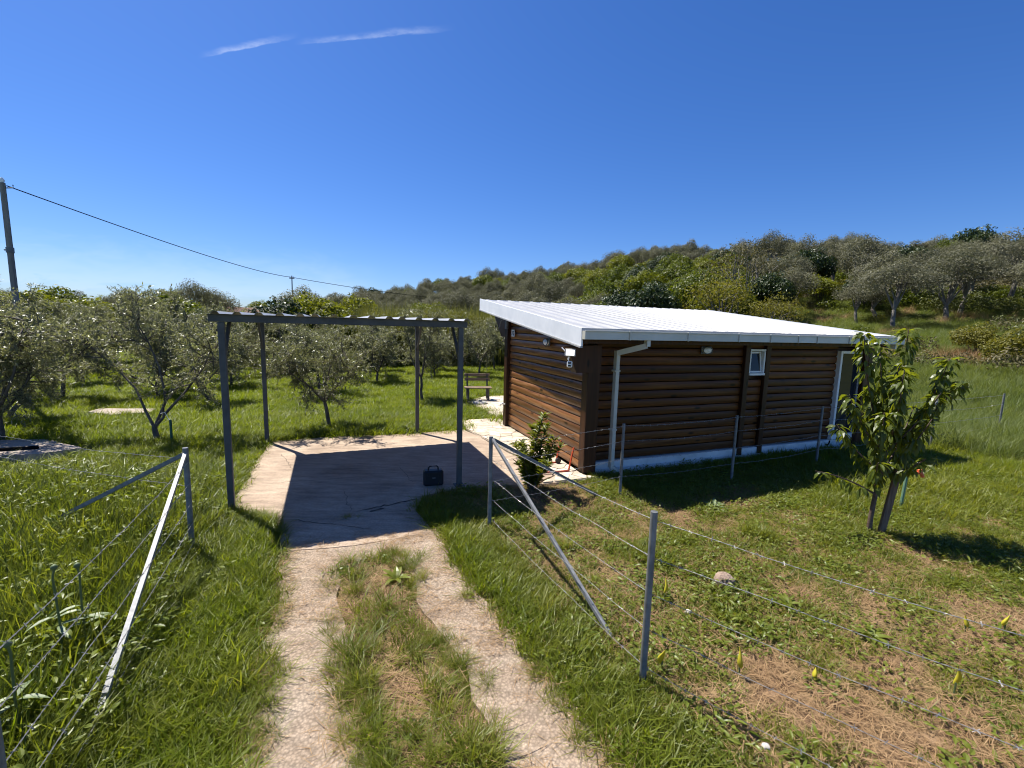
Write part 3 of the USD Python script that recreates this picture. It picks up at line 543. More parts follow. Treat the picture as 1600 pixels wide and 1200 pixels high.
# ------------------------------------------------------------------ wire fences
def wire(pts, seed=0, barb=.13, r=.0019):
    """two twisted strands with barbs"""
    rr = np.random.default_rng(seed); c = np.array(LineString(pts).segmentize(.045).coords); s = np.r_[0, np.cumsum(np.linalg.norm(np.diff(c, axis=0), axis=1))]
    sag = np.zeros(len(c)); kn = np.r_[0, np.cumsum(np.linalg.norm(np.diff(np.array(pts), axis=0), axis=1))]
    for a, b in zip(kn[:-1], kn[1:]):
        m = (s >= a) & (s <= b); x = (s[m] - a) / (b - a); sag[m] = -4 * x * (1 - x) * rr.uniform(.012, .035)
    c[:, 2] += sag + (meshkit.noise(np.c_[s * 3, s * 0, s * 0], seed) - .5) * .012
    m = MB()
    for ph in (0, PI): m.add(*tube(c + r * np.c_[np.cos(s * 70 + ph), np.cos(s * 70 + ph), np.sin(s * 70 + ph)] * .8, r, 4, False))
    for d in np.arange(rr.uniform(0, barb), s[-1], barb):
        p = np.array([np.interp(d, s, c[:, k]) for k in range(3)])
        for q in range(2):
            e = rr.normal(size=3); e /= np.linalg.norm(e); m.add(*tube([p - e * .017, p + e * .017], .0019, 3, False))
    return m.mesh()
def post(parent, x, y, h, r=.024, lean=(0, 0), mt='dull_galvanised', g=-.15):
    p = part(parent, 'post', tube([(x, y, g), (x + lean[0], y + lean[1], h)], r, 12), mt, 40); return p
def strut(parent, a, b, mt, w=.038):
    part(parent, 'strut', bar(a, b, w, w), mt)
A0, A1, A2 = np.array([-.235, 5.22]), np.array([.972, 2.835]), np.array([3.0, 1.2])
A3 = np.array([4.6, -.1])
def wires(parent, stops, seed):
    """stops: (x, y, ground, [heights])"""
    for k in range(len(stops[0][2])): part(parent, 'barbed_wire', wire([(x + .024, y, zs[k]) for x, y, zs in stops], seed + k), 'wire_metal')
fa = thing('wire_fence', 'barbed wire fence along the right edge of the driveway', 'fence')
post(fa, *A0, 1.13, .024); post(fa, *A1, 1.25, .024); post(fa, *A2, 1.25, .024)
strut(fa, (A0[0] + .02, A0[1] - .02, 1.10), (.87, 3.24, -.02), 'galvanised_steel', .03); strut(fa, (A0[0] + .03, A0[1] + .02, 1.09), (1.33, 6.36, -.02), 'dull_galvanised', .04)
wires(fa, [(*A0, [1.08, .84, .60, .34, .09]), (*A1, [1.18, .92, .66, .39, .10]), (*A2, [1.18, .92, .66, .40, .12]), (*A3, [1.18, .92, .66, .40, .12])], 300)
fb = thing('wire_fence', 'barbed wire fence crossing the garden in front of the log wall', 'fence')
Bs = [(1.66, 6.40, 1.08), (3.71, 7.18, 1.10), (5.84, 8.23, 1.12), (7.75, 9.05, 1.12), (9.44, 9.76, 1.10), (12.4, 11.1, 1.1)]
for x, y, h in Bs: post(fb, x, y, h, .022)
strut(fb, (9.42, 9.74, 1.05), (7.9, 9.1, .0), 'dull_galvanised', .04)
wires(fb, [(*A0, [1.06, .82, .58, .32]), *[(x, y, [h - .03, h * .76, h * .5, h * .26]) for x, y, h in Bs]], 320)
fc = thing('wire_fence', 'barbed wire fence left of the driveway with two pipe struts', 'fence')
L0 = np.array([-3.335, 4.425]); L1 = np.array([-2.085, 1.605])
post(fc, *L0, 1.13, .026); post(fc, *L1, 1.16, .03)
strut(fc, (L0[0] + .01, L0[1] - .02, 1.07), (-2.30, 2.10, -.05), 'galvanised_steel', .032); strut(fc, (L0[0] - .02, L0[1] - .0, 1.06), (-5.4, 4.70, .0), 'dull_galvanised', .04)
L2 = np.array([-1.0, -.8])
wires(fc, [(*L0, [.98, .76, .54, .32, .12]), (*L1, [1.08, .84, .60, .36, .12]), (*L2, [1.1, .85, .6, .36, .12])], 340)
fd = thing('wire_fence', 'slack barbed wire running left from the corner post over the long grass', 'fence')
for k, (za, zb) in enumerate([(1.02, .95), (.72, .68)]): part(fd, 'barbed_wire', wire([(L0[0], L0[1], za), (-6.2, 5.3, zb), (-9.6, 6.2, zb)], 360 + k), 'wire_metal')
post(fd, -9.6, 6.2, 1.0, .024)

# ------------------------------------------------------------------ poles and overhead line
pb = np.array([-12.62, 11.39])
def power_pole(x, y, zb, zt, r0, r1, label):
    t = thing('power_pole', label, 'pole', (x, y, zb))
    h = zt - zb; part(t, 'shaft', tube([(0, 0, -.3), (0, 0, h * .5), (0, 0, h)], [r0, (r0 + r1) / 2, r1], 12), 'pole_wood', True); return t, h
t, h = power_pole(*pb, 0, 5.62, .075, .055, 'tall grey timber utility pole at the left edge behind the olives')
part(t, 'band', tube([(0, 0, 3.95), (0, 0, 4.08)], .078, 12), 'dull_galvanised', 40); part(t, 'bolt', tube([(-.14, 0, 4.02), (-.06, 0, 4.02)], .02, 6), 'dull_galvanised')
part(t, 'insulator', tube([(0, 0, h), (0, 0, h + .06), (0, 0, h + .12)], [.03, .05, .02], 8), 'plastic_white', True); part(t, 'hook', tube([(.08, 0, h - .12), (.2, .05, h - .1), (.2, .05, h - .03)], .015, 5), 'dull_galvanised')
p2 = np.array([-26.47, 53.85, 7.55])
z2 = float(ground_z(p2[0], p2[1]))
t, h2 = power_pole(p2[0], p2[1], z2, 7.75, .08, .06, 'thin distant utility pole rising above the trees beyond the carport')
part(t, 'crossarm', cbox(-.3, .3, -.04, .04, h2 - .35, h2 - .25), 'pole_wood')
for u in (-.22, .22): part(t, 'insulator', tube([(u, 0, h2 - .25), (u, 0, h2 - .1)], .05, 6), 'plastic_white')
LINE_A, LINE_B = (18.4, 41.1, 6.5), (30.6, 22.5, 6.3)
def cable(a, b, sag, r, label, rb=None):
    s = np.linspace(0, 1, 60); P = np.array(a) + (np.array(b) - np.array(a)) * s[:, None]; P[:, 2] -= 4 * sag * s * (1 - s)
    single('overhead_cable', tube(P, np.linspace(r, rb or r, 60), 5), 'dark_cable', label, 'cable')
cable((pb[0] + .1, pb[1], 5.55), p2 + [0, 0, .02], .35, .014, 'thin black overhead line dropping from the left pole across the sky', .03)
cable(p2 + [0, 0, .02], (-3.9, 69.9, 6.1), .4, .03, 'thin dark overhead line running on from the distant pole to the hill')
cable(LINE_A, LINE_B, .5, .016, 'thin dark overhead line crossing in front of the hillside olives')

# ------------------------------------------------------------------ small things
t = thing('park_bench', 'wooden slatted bench with dark iron legs behind the carport post', 'bench', (-1.12, 14.43, .02), .20)
for y, z in ((.20, .62), (.23, .76)): part(t, 'back_slat', cbox(-.42, .42, y, y + .03, z, z + .10, .005), 'bench_wood')
for k in range(3): part(t, 'seat_slat', cbox(-.44, .44, -.26 + k * .14, -.14 + k * .14, .415, .45, .005), 'bench_wood')
for u in (-.33, .33):
    part(t, 'leg', MB().add(*bar((u, .13, .0), (u, .20, .44), .06, .05)).add(*bar((u, .17, .44), (u, .255, .86), .05, .04)).mesh(), 'bench_iron')
    part(t, 'leg', bar((u, -.24, .0), (u, -.18, .41), .06, .05), 'bench_iron'); part(t, 'rail', bar((u, -.27, .40), (u, .17, .40), .045, .035), 'bench_iron')
    part(t, 'foot', bar((u, -.24, .03), (u, .15, .03), .05, .05), 'bench_iron')
cs = trimesh.creation.revolve(np.array([(0, .11), (.05, .11), (.06, .06), (.20, .045), (.23, .03), (.23, 0), (0, 0)]), sections=24)
single('parasol_base', (np.array(cs.vertices) + [-.98, 13.72, .045], np.array(cs.faces)), 'base_concrete', 'round grey concrete parasol base on the paving before the bench', 'parasol base', smooth=40)
t = thing('standpipe', 'green garden standpipe with orange tap beside the cherry tree', 'tap', (5.62, 6.12, 0))
part(t, 'pipe', tube([(0, 0, -.1), (.03, 0, .53)], .02, 8), 'green_tube', 40); part(t, 'elbow', tube([(.03, 0, .50), (.032, 0, .545), (.06, -.01, .555), (.13, -.02, .55)], .024, 8), 'plastic_white', True)
part(t, 'tap', tube([(.13, -.02, .55), (.20, -.03, .545), (.225, -.035, .49)], .026, 8), 'orange_plastic', True); part(t, 'handle', cbox(.15, .24, -.045, -.015, .578, .60, .004), 'orange_plastic')
t = thing('plant_stake', 'dark green stake tied beside the forked olive tree', 'stake', (-6.62, 8.45, 0))
part(t, 'rod', tube([(0, 0, -.1), (.0, 0, .48)], .022, 8), 'dark_green_tube', 40); part(t, 'tie', tube([(0, 0, .43), (-.12, .03, .62), (-.25, .08, .58)], .006, 4), 'plastic_white')
def rock(name, loc, s, seed, mt, label, cat='stone'):
    m = trimesh.creation.icosphere(3, 1.0); v = m.vertices * (1 + .45 * (meshkit.fbm(m.vertices * 1.2 + 7 * seed, 4, seed) - .5)[:, None]) * s
    single(name, (v + loc, m.faces), mt, label, cat, smooth=True)
rock('field_stone', (2.13, 4.08, .02), (.10, .085, .10), 3, 'field_stone', 'rounded brown stone lying in the grass beyond the front fence')
rock('field_stone', (1.60, 3.62, .0), (.03, .025, .025), 4, 'pale_stone', 'small white stone lying near the yellow arum by the fence post')
rock('field_stone', (1.57, 2.36, .0), (.028, .022, .02), 5, 'pale_stone', 'small pale stone in the straw at the bottom of the garden')
# ------------------------------------------------------------------ far houses
def house(loc, rz, w, d, h, rise, tile, wall, label):
    t = thing('house', label, 'house', loc, rz)
    wl = part(t, 'wall', cbox(-w / 2, w / 2, -d / 2, d / 2, -2, h, .02), wall)
    for s in (-1, 1):
        V = np.array([(x, y, z + dz) for dz in (0, .14) for y, z in ((s * .002, h + rise), (s * (d / 2 + .4), h - .15)) for x in (-w / 2 - .3, w / 2 + .3)])
        part(t, 'roof', fixw((V, BOXF)), tile)
    part(t, 'gable', fixw((np.array([(x, y, z) for x in (-w / 2, w / 2) for y, z in ((-d / 2, h), (d / 2, h), (0, h + rise - .05))]), np.array([[0, 1, 2], [3, 5, 4], [0, 3, 4], [0, 4, 1], [1, 4, 5], [1, 5, 2], [2, 5, 3], [2, 3, 0]]))), wall)
    for x in (-w / 4, w / 4): part(t, 'window', cbox(x - .4, x + .4, -d / 2 - .03, -d / 2 + .02, h * .4, h * .75, .01), 'dark_glass')
house((-29.9, 49.7, .0), .5, 2.6, 2.2, 2.9, .75, 'rusty_tile', 'dark_plaster', 'small dark hut with brown tiled roof among the trees beyond the carport')

# ------------------------------------------------------------------ plants: builders
def leaves(P, D, N, L, Wd, fold=.25, droop=.0):
    """one folded two-triangle leaf per row: base P, along D, facing N"""
    D = D / (np.linalg.norm(D, axis=1, keepdims=True) + 1e-9); S = np.cross(D, N); S /= np.linalg.norm(S, axis=1, keepdims=True) + 1e-9; U = np.cross(S, D)
    L, Wd = np.broadcast_to(L, len(P))[:, None], np.broadcast_to(Wd, len(P))[:, None]
    mid = P + D * L * .45 + U * L * droop * .3
    a, b = mid + S * Wd * .5 + U * Wd * fold, mid - S * Wd * .5 + U * Wd * fold; tip = P + D * L - U * L * droop
    V = np.stack([P, a, tip, b], 1).reshape(-1, 3); k = np.arange(len(P))[:, None] * 4
    return V, np.vstack([k + [0, 1, 2], k + [0, 2, 3]])
def big_leaves(P, D, N, L, Wd, fold=.2, droop=.25):
    """curved leaf of eight triangles"""
    D = D / (np.linalg.norm(D, axis=1, keepdims=True) + 1e-9); S = np.cross(D, N); S /= np.linalg.norm(S, axis=1, keepdims=True) + 1e-9; U = np.cross(S, D)
    L, Wd = np.broadcast_to(L, len(P))[:, None], np.broadcast_to(Wd, len(P))[:, None]; rows = []
    for t, w in ((0, 0), (.28, .85), (.58, 1.0), (.84, .5), (1, 0)):
        c = P + D * L * t - U * L * droop * t * t
        if w == 0: rows.append(c[:, None])
        else: rows.append(np.stack([c + S * Wd * w / 2 + U * Wd * fold * w, c, c - S * Wd * w / 2 + U * Wd * fold * w], 1))
    V = np.concatenate(rows, 1); m = V.shape[1]; k = np.arange(len(P))[:, None] * m; F = []
    F += [k + [0, 1, 2], k + [0, 2, 3]]
    for r in (1, 4):
        F += [k + [r, r + 3, r + 4], k + [r, r + 4, r + 1], k + [r + 1, r + 4, r + 5], k + [r + 1, r + 5, r + 2]]
    F += [k + [7, 10, 8], k + [8, 10, 9]]
    return V.reshape(-1, 3), np.vstack(F)
def unit(r, n):
    v = r.normal(size=(n, 3)); return v / np.linalg.norm(v, axis=1, keepdims=True)
def curve(a, d, L, r, n=6, up=.0, wob=.12):
    """a wandering branch"""
    P = [np.array(a, float)]; d = np.array(d, float); d /= np.linalg.norm(d)
    for _ in range(n):
        d = d + r.normal(0, wob, 3) + [0, 0, up]; d /= np.linalg.norm(d); P.append(P[-1] + d * L / n)
    return np.array(P)
def olive_tree(seed, H=2.9, spread=1.0, fork=.55, limbs=4, trunk=None, twigs=9, per=21, size=.076, up=.05, smin=.2):
    r = np.random.default_rng(seed); wd, LP, LD = MB(), [], []
    tr = curve((0, 0, -.1), (r.normal(0, .1), r.normal(0, .1), 1), fork + .1, r, 4, wob=.1) if trunk is None else np.array(trunk[0])
    wd.add(*tube(tr, np.linspace(.055, .042, len(tr)), 8))
    arms = []
    if trunk is None:
        for i in range(limbs):
            a = 2 * PI * (i + r.uniform(-.25, .25)) / limbs; d = np.array([math.cos(a) * spread, math.sin(a) * spread, r.uniform(.9, 1.6)])
            arms.append(curve(tr[-1], d, (H - fork) * r.uniform(.75, 1.0), r, 8, up, .14))
    else: arms = [np.array(q) for q in trunk[1]]
    for P in arms:
        Lr = np.linspace(.030, .006, len(P)); wd.add(*tube(P, Lr, 6)); T = np.gradient(P, axis=0)
        seg = np.linalg.norm(np.diff(P, axis=0), axis=1).sum()
        for j in range(int(8 + seg * 4.5)):
            s = r.uniform(smin, 1.0) ** .85; x = s * (len(P) - 1); k = min(int(x), len(P) - 2); o = P[k] + (P[k + 1] - P[k]) * (x - k)
            d = T[k] / np.linalg.norm(T[k]) * .4 + unit(r, 1)[0] * .9 + [0, 0, .08 - .25 * (1 - s)]
            B = curve(o, d, r.uniform(.35, .85) * (1.1 - .35 * s), r, 5, .02, .16); wd.add(*tube(B, np.linspace(.013, .004, len(B)), 4, False))
            for q in range(twigs):
                x = r.uniform(.2, 1) * (len(B) - 1); k2 = min(int(x), len(B) - 2); o2 = B[k2] + (B[k2 + 1] - B[k2]) * (x - k2)
                d2 = (B[-1] - B[0]) / (np.linalg.norm(B[-1] - B[0]) + 1e-6) * .5 + unit(r, 1)[0] * .8 + [0, 0, -.05]
                C = curve(o2, d2, r.uniform(.16, .36), r, 4, -.03, .14); wd.add(*tube(C, .003, 3, False))
                s2 = np.linspace(.1, 1, per) * (len(C) - 1.001); k3 = s2.astype(int); pt = C[k3] + (C[k3 + 1] - C[k3]) * (s2 - k3)[:, None]; tt = (C[k3 + 1] - C[k3]); tt /= np.linalg.norm(tt, axis=1, keepdims=True)
                LP.append(pt); LD.append(tt * .6 + unit(r, per) * .9)
    P, D = np.vstack(LP), np.vstack(LD); n = len(P); N = unit(r, n) * .6 + [0, 0, .9]
    return wd.mesh(), leaves(P, D, N, size * r.uniform(.7, 1.2, n), size * .27, .15)
def lobed_tree(seed, H, R, trunk_h, n, size, lobes=9, flat=.8, dens=.5, trunk_r=.13, aspect=.6, forks=4, low=False, shell=.72, lr=(.30, .48)):
    """tree or bush: trunk with forks into lobes of leaf clumps"""
    r = np.random.default_rng(seed); wd = MB(); C, Rr = [], []
    tr = curve((0, 0, -.4), (r.normal(0, .12), r.normal(0, .12), 1), trunk_h + .4, r, 5, wob=.1); wd.add(*tube(tr, np.linspace(trunk_r, trunk_r * .7, len(tr)), 8))
    for i in range(lobes):
        a = 2 * PI * (i * .618 + r.uniform(-.1, .1)); q = math.sqrt((i + .5) / lobes); hz = trunk_h * (.75 if low else 1.0) + (H - trunk_h) * (.38 + .5 * (1 - q * .75) * r.uniform(.6, 1.1))
        c = np.array([math.cos(a) * R * q * .72, math.sin(a) * R * q * .72, hz]); C.append(c); Rr.append(R * r.uniform(*lr))
        if i < forks * 2:
            m = tr[-1] + (c - tr[-1]) * .5 + r.normal(0, .1 * R, 3); wd.add(*tube([tr[-1], m, c], [trunk_r * .5, trunk_r * .3, trunk_r * .12], 5, False))
    C, Rr = np.array(C), np.array(Rr); w = Rr ** 2 / (Rr ** 2).sum(); k = r.choice(lobes, n, p=w); d = unit(r, n)
    bump = .75 + .5 * meshkit.fbm(d * 2.2 + k[:, None] * 5.1, 3, seed)
    P = C[k] + d * (Rr[k] * bump * (shell + (1.08 - shell) * r.random(n) ** .6))[:, None] * [1, 1, flat]
    N = d + unit(r, n) * .7 + [0, 0, .25]; D = np.cross(N, unit(r, n)) + [0, 0, -.25]
    ok = P[:, 2] > .05 * H
    return wd.mesh(), leaves(P[ok], D[ok], N[ok], size * r.uniform(.6, 1.3, ok.sum()), size * aspect * r.uniform(.7, 1.2, ok.sum()), .2)
def tree_kind(name, wd_lf, bark, leafmat):
    def b(path):
        part(path, 'trunk', wd_lf[0], bark, True); part(path, 'crown', wd_lf[1], leafmat)
    return kind_of(name, b)

# ------------------------------------------------------------------ the orchard
T0 = np.array([(0, 0, -.1), (.0, 0, .12), (-.02, 0, .22), (-.03, 0, .32)])
forked = olive_tree(71, H=3.2, trunk=(T0, [
    [(-.03, 0, .30), (-.22, .05, .62), (-.42, .10, 1.05), (-.85, .18, 1.45), (-1.25, .22, 1.75), (-1.5, .25, 2.0)],
    [(-.02, 0, .30), (.20, -.04, .52), (.27, -.05, 1.0), (.16, 0, 1.5), (-.02, .02, 1.95), (-.25, .05, 2.35), (-.36, .05, 2.6)],
    [(.0, 0, .34), (.08, .2, .8), (.35, .5, 1.3), (.7, .7, 1.9), (.8, .8, 2.3)],
    [(.20, -.04, .55), (.55, .1, 1.0), (.95, .1, 1.5), (1.2, .0, 1.9)]]), twigs=7, per=20, smin=.36)
OK = [tree_kind('orchard_olive_kind', olive_tree(72, 2.7, .95, .75, 5), 'bark', 'olive_leaf'),
      tree_kind('orchard_olive_kind_001', olive_tree(73, 2.9, 1.1, .5, 4), 'bark', 'olive_leaf'),
      tree_kind('orchard_olive_kind_002', olive_tree(74, 2.6, 1.25, .45, 5), 'bark', 'olive_leaf'),
      tree_kind('orchard_olive_kind_003', olive_tree(75, 3.1, .85, .8, 4), 'bark', 'olive_leaf')]
t = thing('olive_tree', 'young olive tree with forked trunk and a tall shoot left of the carport', 'olive tree', (-7.02, 8.58, -.01))
part(t, 'trunk', forked[0], 'bark', True); part(t, 'crown', forked[1], 'olive_leaf')
G = 'olive trees in the orchard rows'
orch = [(0, -4.23, 10.15, .86, .3, 'round olive tree framed by the carport just beyond its back edge'),
        (1, -8.77, 12.77, .95, 1.0, 'small olive tree directly left of the carport left front post, behind the forked one'),
        (2, -9.85, 8.35, 1.12, 2.0, 'olive tree at the left edge of the picture beside the large concrete cover'),
        (3, -2.85, 14.0, .95, .6, 'olive tree seen right of centre under the carport, at its back right post'),
        (0, -13.06, 12.66, 1.05, 3.0, 'silvery olive tree in front of the utility pole at the left'),
        (1, -11.6, 10.0, 1.05, 4.2, 'bushy olive tree standing between the two concrete covers'),
        (2, -10.18, 15.96, 1.0, 5.0, 'olive tree behind the carport left front post with leaning thin trunk'),
        (0, -1.60, 20.4, 1.0, 2.2, 'small olive tree in the grass behind the bench')]
for k, x, y, s, a, lb in orch: copy(OK[k], 'olive_tree', lb, 'olive tree', (x, y, float(ground_z(x, y))), a, s)
rng = np.random.default_rng(8)
more = [(-9.2, 21.8), (-12.0, 18.2), (-4.6, 23.2), (-2.4, 22.6), (-6.2, 20.4), (-16.6, 20.6), (-20.6, 19.0), (-18.6, 15.4), (-21.8, 23.2), (-8.0, 16.9), (-10.8, 13.4), (-15.2, 12.6), (-13.4, 23.2), (-17.6, 9.6), (-20.4, 12.8), (1.6, 24.6), (4.2, 23.4), (-15.4, 15.8), (-17.3, 13.6), (-14.0, 17.6), (-11.2, 20.2), (-8.3, 19.2), (-5.6, 18.2), (-3.6, 20.6), (-17.5, 18.5), (-20.5, 16.2), (-16.0, 10.6), (-14.5, 21.5), (-7.0, 22.6), (.6, 22.0), (-19.5, 21.5), (-22.5, 19.5), (-1.0, 24.5), (-10.5, 23.6), (-13.2, 8.4), (2.8, 20.2), (-6.6, 15.0), (-12.2, 15.2), (-18.2, 24.0), (-24.0, 23.0)]
for x, y in more:
    copy(OK[int(rng.integers(4))], 'olive_tree', 'grey-green olive tree in the far orchard rows', 'olive tree', (x, y, float(ground_z(x, y)) - .03), rng.uniform(0, 6.3), rng.uniform(.85, 1.12), 'olive trees in the far orchard rows')

# ------------------------------------------------------------------ cherry tree, stake, shrub, garden plants
def cherry():
    r = np.random.default_rng(21); wd = MB(); LP, LD, LN = [], [], []
    st = np.array([(0, 0, -.1), (.0, 0, .2), (.02, 0, .5), (.06, .0, .8), (.10, .03, 1.05)]); wd.add(*tube(st, [.034, .027, .025, .024, .022], 8))
    tips = [((-.30, .10, 2.36), .9), ((-.02, .2, 2.30), .95), ((.28, .15, 2.42), 1.0), ((.74, .05, 2.10), 1.0), ((.80, -.1, 1.85), .8), ((-.10, -.30, 1.98), .95), ((-.46, .0, 1.66), .9), ((-.22, -.25, 1.50), .8), ((.15, -.45, 1.10), .7),
            ((-.80, -.05, .80), .35), ((.45, .35, 2.0), .9), ((-.35, .30, 1.25), .7), ((.50, -.15, 1.72), .9), ((.62, .30, 1.5), .7), ((-.25, -.3, 1.0), .6), ((.1, .0, 2.0), .9), ((.3, -.3, 1.45), .8), ((-.05, .1, 1.5), .8), ((.3, .2, 1.75), .8), ((-.1, -.1, .75), .35)]
    for tip, wgt in tips:
        tip = np.array(tip) * [1, 1, 1.06 if tip[2] > 1.2 else 1]; o = st[2 + min(2, int(tip[2] > 1.0) + int(tip[2] > 1.6))]; m = o + (tip - o) * .5 + [.0, 0, -.08 if tip[2] > 1 else .1] + r.normal(0, .03, 3)
        tt = np.linspace(0, 1, 9)[:, None]; P = (1 - tt) ** 2 * o + 2 * tt * (1 - tt) * (m + (m - (o + tip) / 2)) + tt ** 2 * tip
        wd.add(*tube(P, np.linspace(.014, .005, 9), 6))
        L = np.linalg.norm(tip - o); n = int(92 * wgt * max(.6, L)); s = 1 - r.random(n) ** 1.35 * .78; x = s * 7.999; k = x.astype(int); pt = P[k] + (P[k + 1] - P[k]) * (x - k)[:, None]
        a = r.uniform(0, 2 * PI, n); tip_w = smoothstep(s, .75, 1.0)
        D = np.stack([np.cos(a), np.sin(a), -.55 - r.random(n) * .9 + tip_w * .95], 1); D /= np.linalg.norm(D, axis=1, keepdims=True)
        stem = D * [.8, .8, .4]; pt2 = pt + stem * r.uniform(.02, .05, n)[:, None]
        LP.append(pt2); LD.append(D); LN.append(np.stack([np.cos(a) * .5, np.sin(a) * .5, np.full(n, 1.0)], 1) + r.normal(0, .25, (n, 3)))
    P, D, N = map(np.vstack, (LP, LD, LN)); n = len(P)
    return wd.mesh(), big_leaves(P, D, N, r.uniform(.085, .16, n), r.uniform(.038, .060, n), .18, .42)
wdm, lfm = cherry()
t = thing('cherry_tree', 'young cherry tree with large drooping leaves in front of the cabin right end', 'cherry tree', (4.57, 5.36, -.02))
part(t, 'trunk', wdm, 'cherry_bark', True); part(t, 'crown', lfm, 'cherry_leaf')
t = thing('tree_stake', 'leaning weathered board propping the cherry tree', 'stake', (4.66, 5.30, -.1))
v, f = cbox(-.045, .045, -.017, .017, 0, .98, .006); v[:, 0] += v[:, 2] * .13
part(t, 'board', (v, f), 'stake_wood')

def shrub():
    r = np.random.default_rng(33); wd = MB(); LP, LD, LN = [], [], []
    for i in range(15):
        a = r.uniform(0, 2 * PI); h = [1.22, 1.0, .95][i] if i < 3 else r.uniform(.45, .85); sp = [.10, .22, .18][i] if i < 3 else r.uniform(.15, .42)
        if i == 0: a = .6
        if i == 1: a = 0.0
        B = curve((r.normal(0, .03), r.normal(0, .03), -.05), (math.cos(a) * sp, math.sin(a) * sp, h), math.hypot(h, sp), r, 7, .02, .07); wd.add(*tube(B, np.linspace(.011, .004, 8), 5, False))
        n = int(190 * h); s = 1 - r.random(n) * .82; x = s * 6.999; k = x.astype(int); pt = B[k] + (B[k + 1] - B[k]) * (x - k)[:, None]
        az = r.uniform(0, 2 * PI, n); LP.append(pt); LD.append(np.stack([np.cos(az), np.sin(az), r.uniform(.1, 1.1, n)], 1)); LN.append(np.stack([-np.cos(az) * .5, -np.sin(az) * .5, np.ones(n)], 1) + r.normal(0, .2, (n, 3)))
    P, D, N = map(np.vstack, (LP, LD, LN)); n = len(P)
    return wd.mesh(), big_leaves(P, D, N, r.uniform(.075, .125, n), r.uniform(.024, .036, n), .25, .15)
wdm, lfm = shrub()
t = thing('leafy_shrub', 'upright glossy evergreen shrub on the paving edge before the end wall', 'shrub', (.33, 6.55, 0), scale=1.06)
part(t, 'stems', wdm, 'bark', True); part(t, 'foliage', lfm, 'shrub_leaf')

def arum(x, y, h, lean, label, group=None):
    t = thing('arum_flower', label, 'flower', (x, y, float(ground_z(x, y))), lean, group=group)
    part(t, 'stalk', tube([(0, 0, -.02), (.01, 0, h * .5)], .006, 5), 'poppy_pod')
    pr = np.array([(.010, 0), (.020, .03), (.024, .07), (.020, .12), (.010, .17), (.001, .22)]) * [1, h]
    m = trimesh.creation.revolve(pr, sections=10); v = np.array(m.vertices) * [1.0, .75, 4.0 * .25 / .22] ; v[:, 2] = v[:, 2] / max(v[:, 2].max(), 1e-6) * h * .75; v[:, :2] *= .85; v[:, 1] += .012 * np.sin(v[:, 2] * 30 + lean * 3); v[:, 0] *= 1 + .35 * np.sin(v[:, 2] * 22 + lean)
    v[:, 0] += .25 * v[:, 2] ** 2 / h; v[:, 2] += h * .42
    part(t, 'spathe', (v, np.array(m.faces)), 'arum_petal', True)
for x, y, h, a, lb in [(1.45, 3.80, .19, 1.0, 'tall pale yellow arum flower behind the nearest fence post'), (1.13, 2.93, .15, .3, 'yellow arum flower right beside the foot of the nearest fence post'), (1.69, 2.90, .19, 2.2, 'slim yellow-green arum flower right of the nearest fence post'),
                    (3.13, 2.80, .20, 4.0, 'slim green-yellow arum standing in straw at the far right'), (2.20, 2.88, .09, 1.1, 'short yellow arum bud in the straw below the middle wire'), (3.88, 3.46, .13, 3.0, 'left one of two small yellow arums near the right edge'), (4.20, 3.46, .14, .5, 'right one of two small yellow arums near the right edge')]:
    arum(x, y, h, a, lb)
def pod(x, y, h, bend, label):
    t = thing('poppy_plant', label, 'poppy', (x, y, 0), bend)
    part(t, 'stem', tube([(0, 0, -.05), (.01, 0, h * .5), (.0, 0, h * .93), (.01, 0, h)], .007, 6), 'poppy_pod', True)
    m = trimesh.creation.icosphere(2, 1.0); v = m.vertices * [.019, .019, .022]; part(t, 'pod', (v + [.012, 0, h + .02], m.faces), 'poppy_pod', True)
    r = np.random.default_rng(int(h * 100)); n = 5; P = np.c_[np.zeros((n, 2)), r.uniform(.15, .6, n) * h]; a = r.uniform(0, 6.3, n); D = np.stack([np.cos(a), np.sin(a), np.full(n, .5)], 1)
    part(t, 'leaves', big_leaves(P, D, np.tile([0, 0, 1.], (n, 1)) + D * -.3, .14, .035, .15, .6), 'poppy_pod')
pod(-3.06, 2.79, .74, 1.0, 'tall poppy with round green seed pod left of the strut'); pod(-3.02, 2.93, .68, 3.0, 'poppy with a drooping pod nearest to the strut'); pod(-2.75, 2.25, .62, 5.0, 'poppy seed head low at the lower left corner')
def rosette(x, y, s, seed, label, mt='weed_leaf'):
    r = np.random.default_rng(seed); n = 11; a = np.linspace(0, 6.28, n, endpoint=False) + r.normal(0, .2, n); D = np.stack([np.cos(a), np.sin(a), r.uniform(.3, 1.2, n)], 1)
    single('leafy_weed', (lambda m: (m[0] + [x, y, float(ground_z(x, y)) + .01], m[1]))(big_leaves(np.zeros((n, 3)), D, np.tile([0, 0, 1.], (n, 1)) - D * .4, s * r.uniform(.7, 1.1, n), s * .33, .15, .45)), mt, label, 'weed')
rosette(2.89, 5.98, .17, 1, 'broad-leaved weed at the edge of the cabin shadow', 'poppy_pod')
rosette(3.0, 3.35, .15, 2, 'large-leaved weed in the middle of the garden grass'); rosette(2.55, 3.75, .13, 3, 'broad leaved weed beyond the second wire right of the stone')
rosette(-1.06, 3.98, .16, 4, 'flat leafy weed between the wheel tracks near the slab')

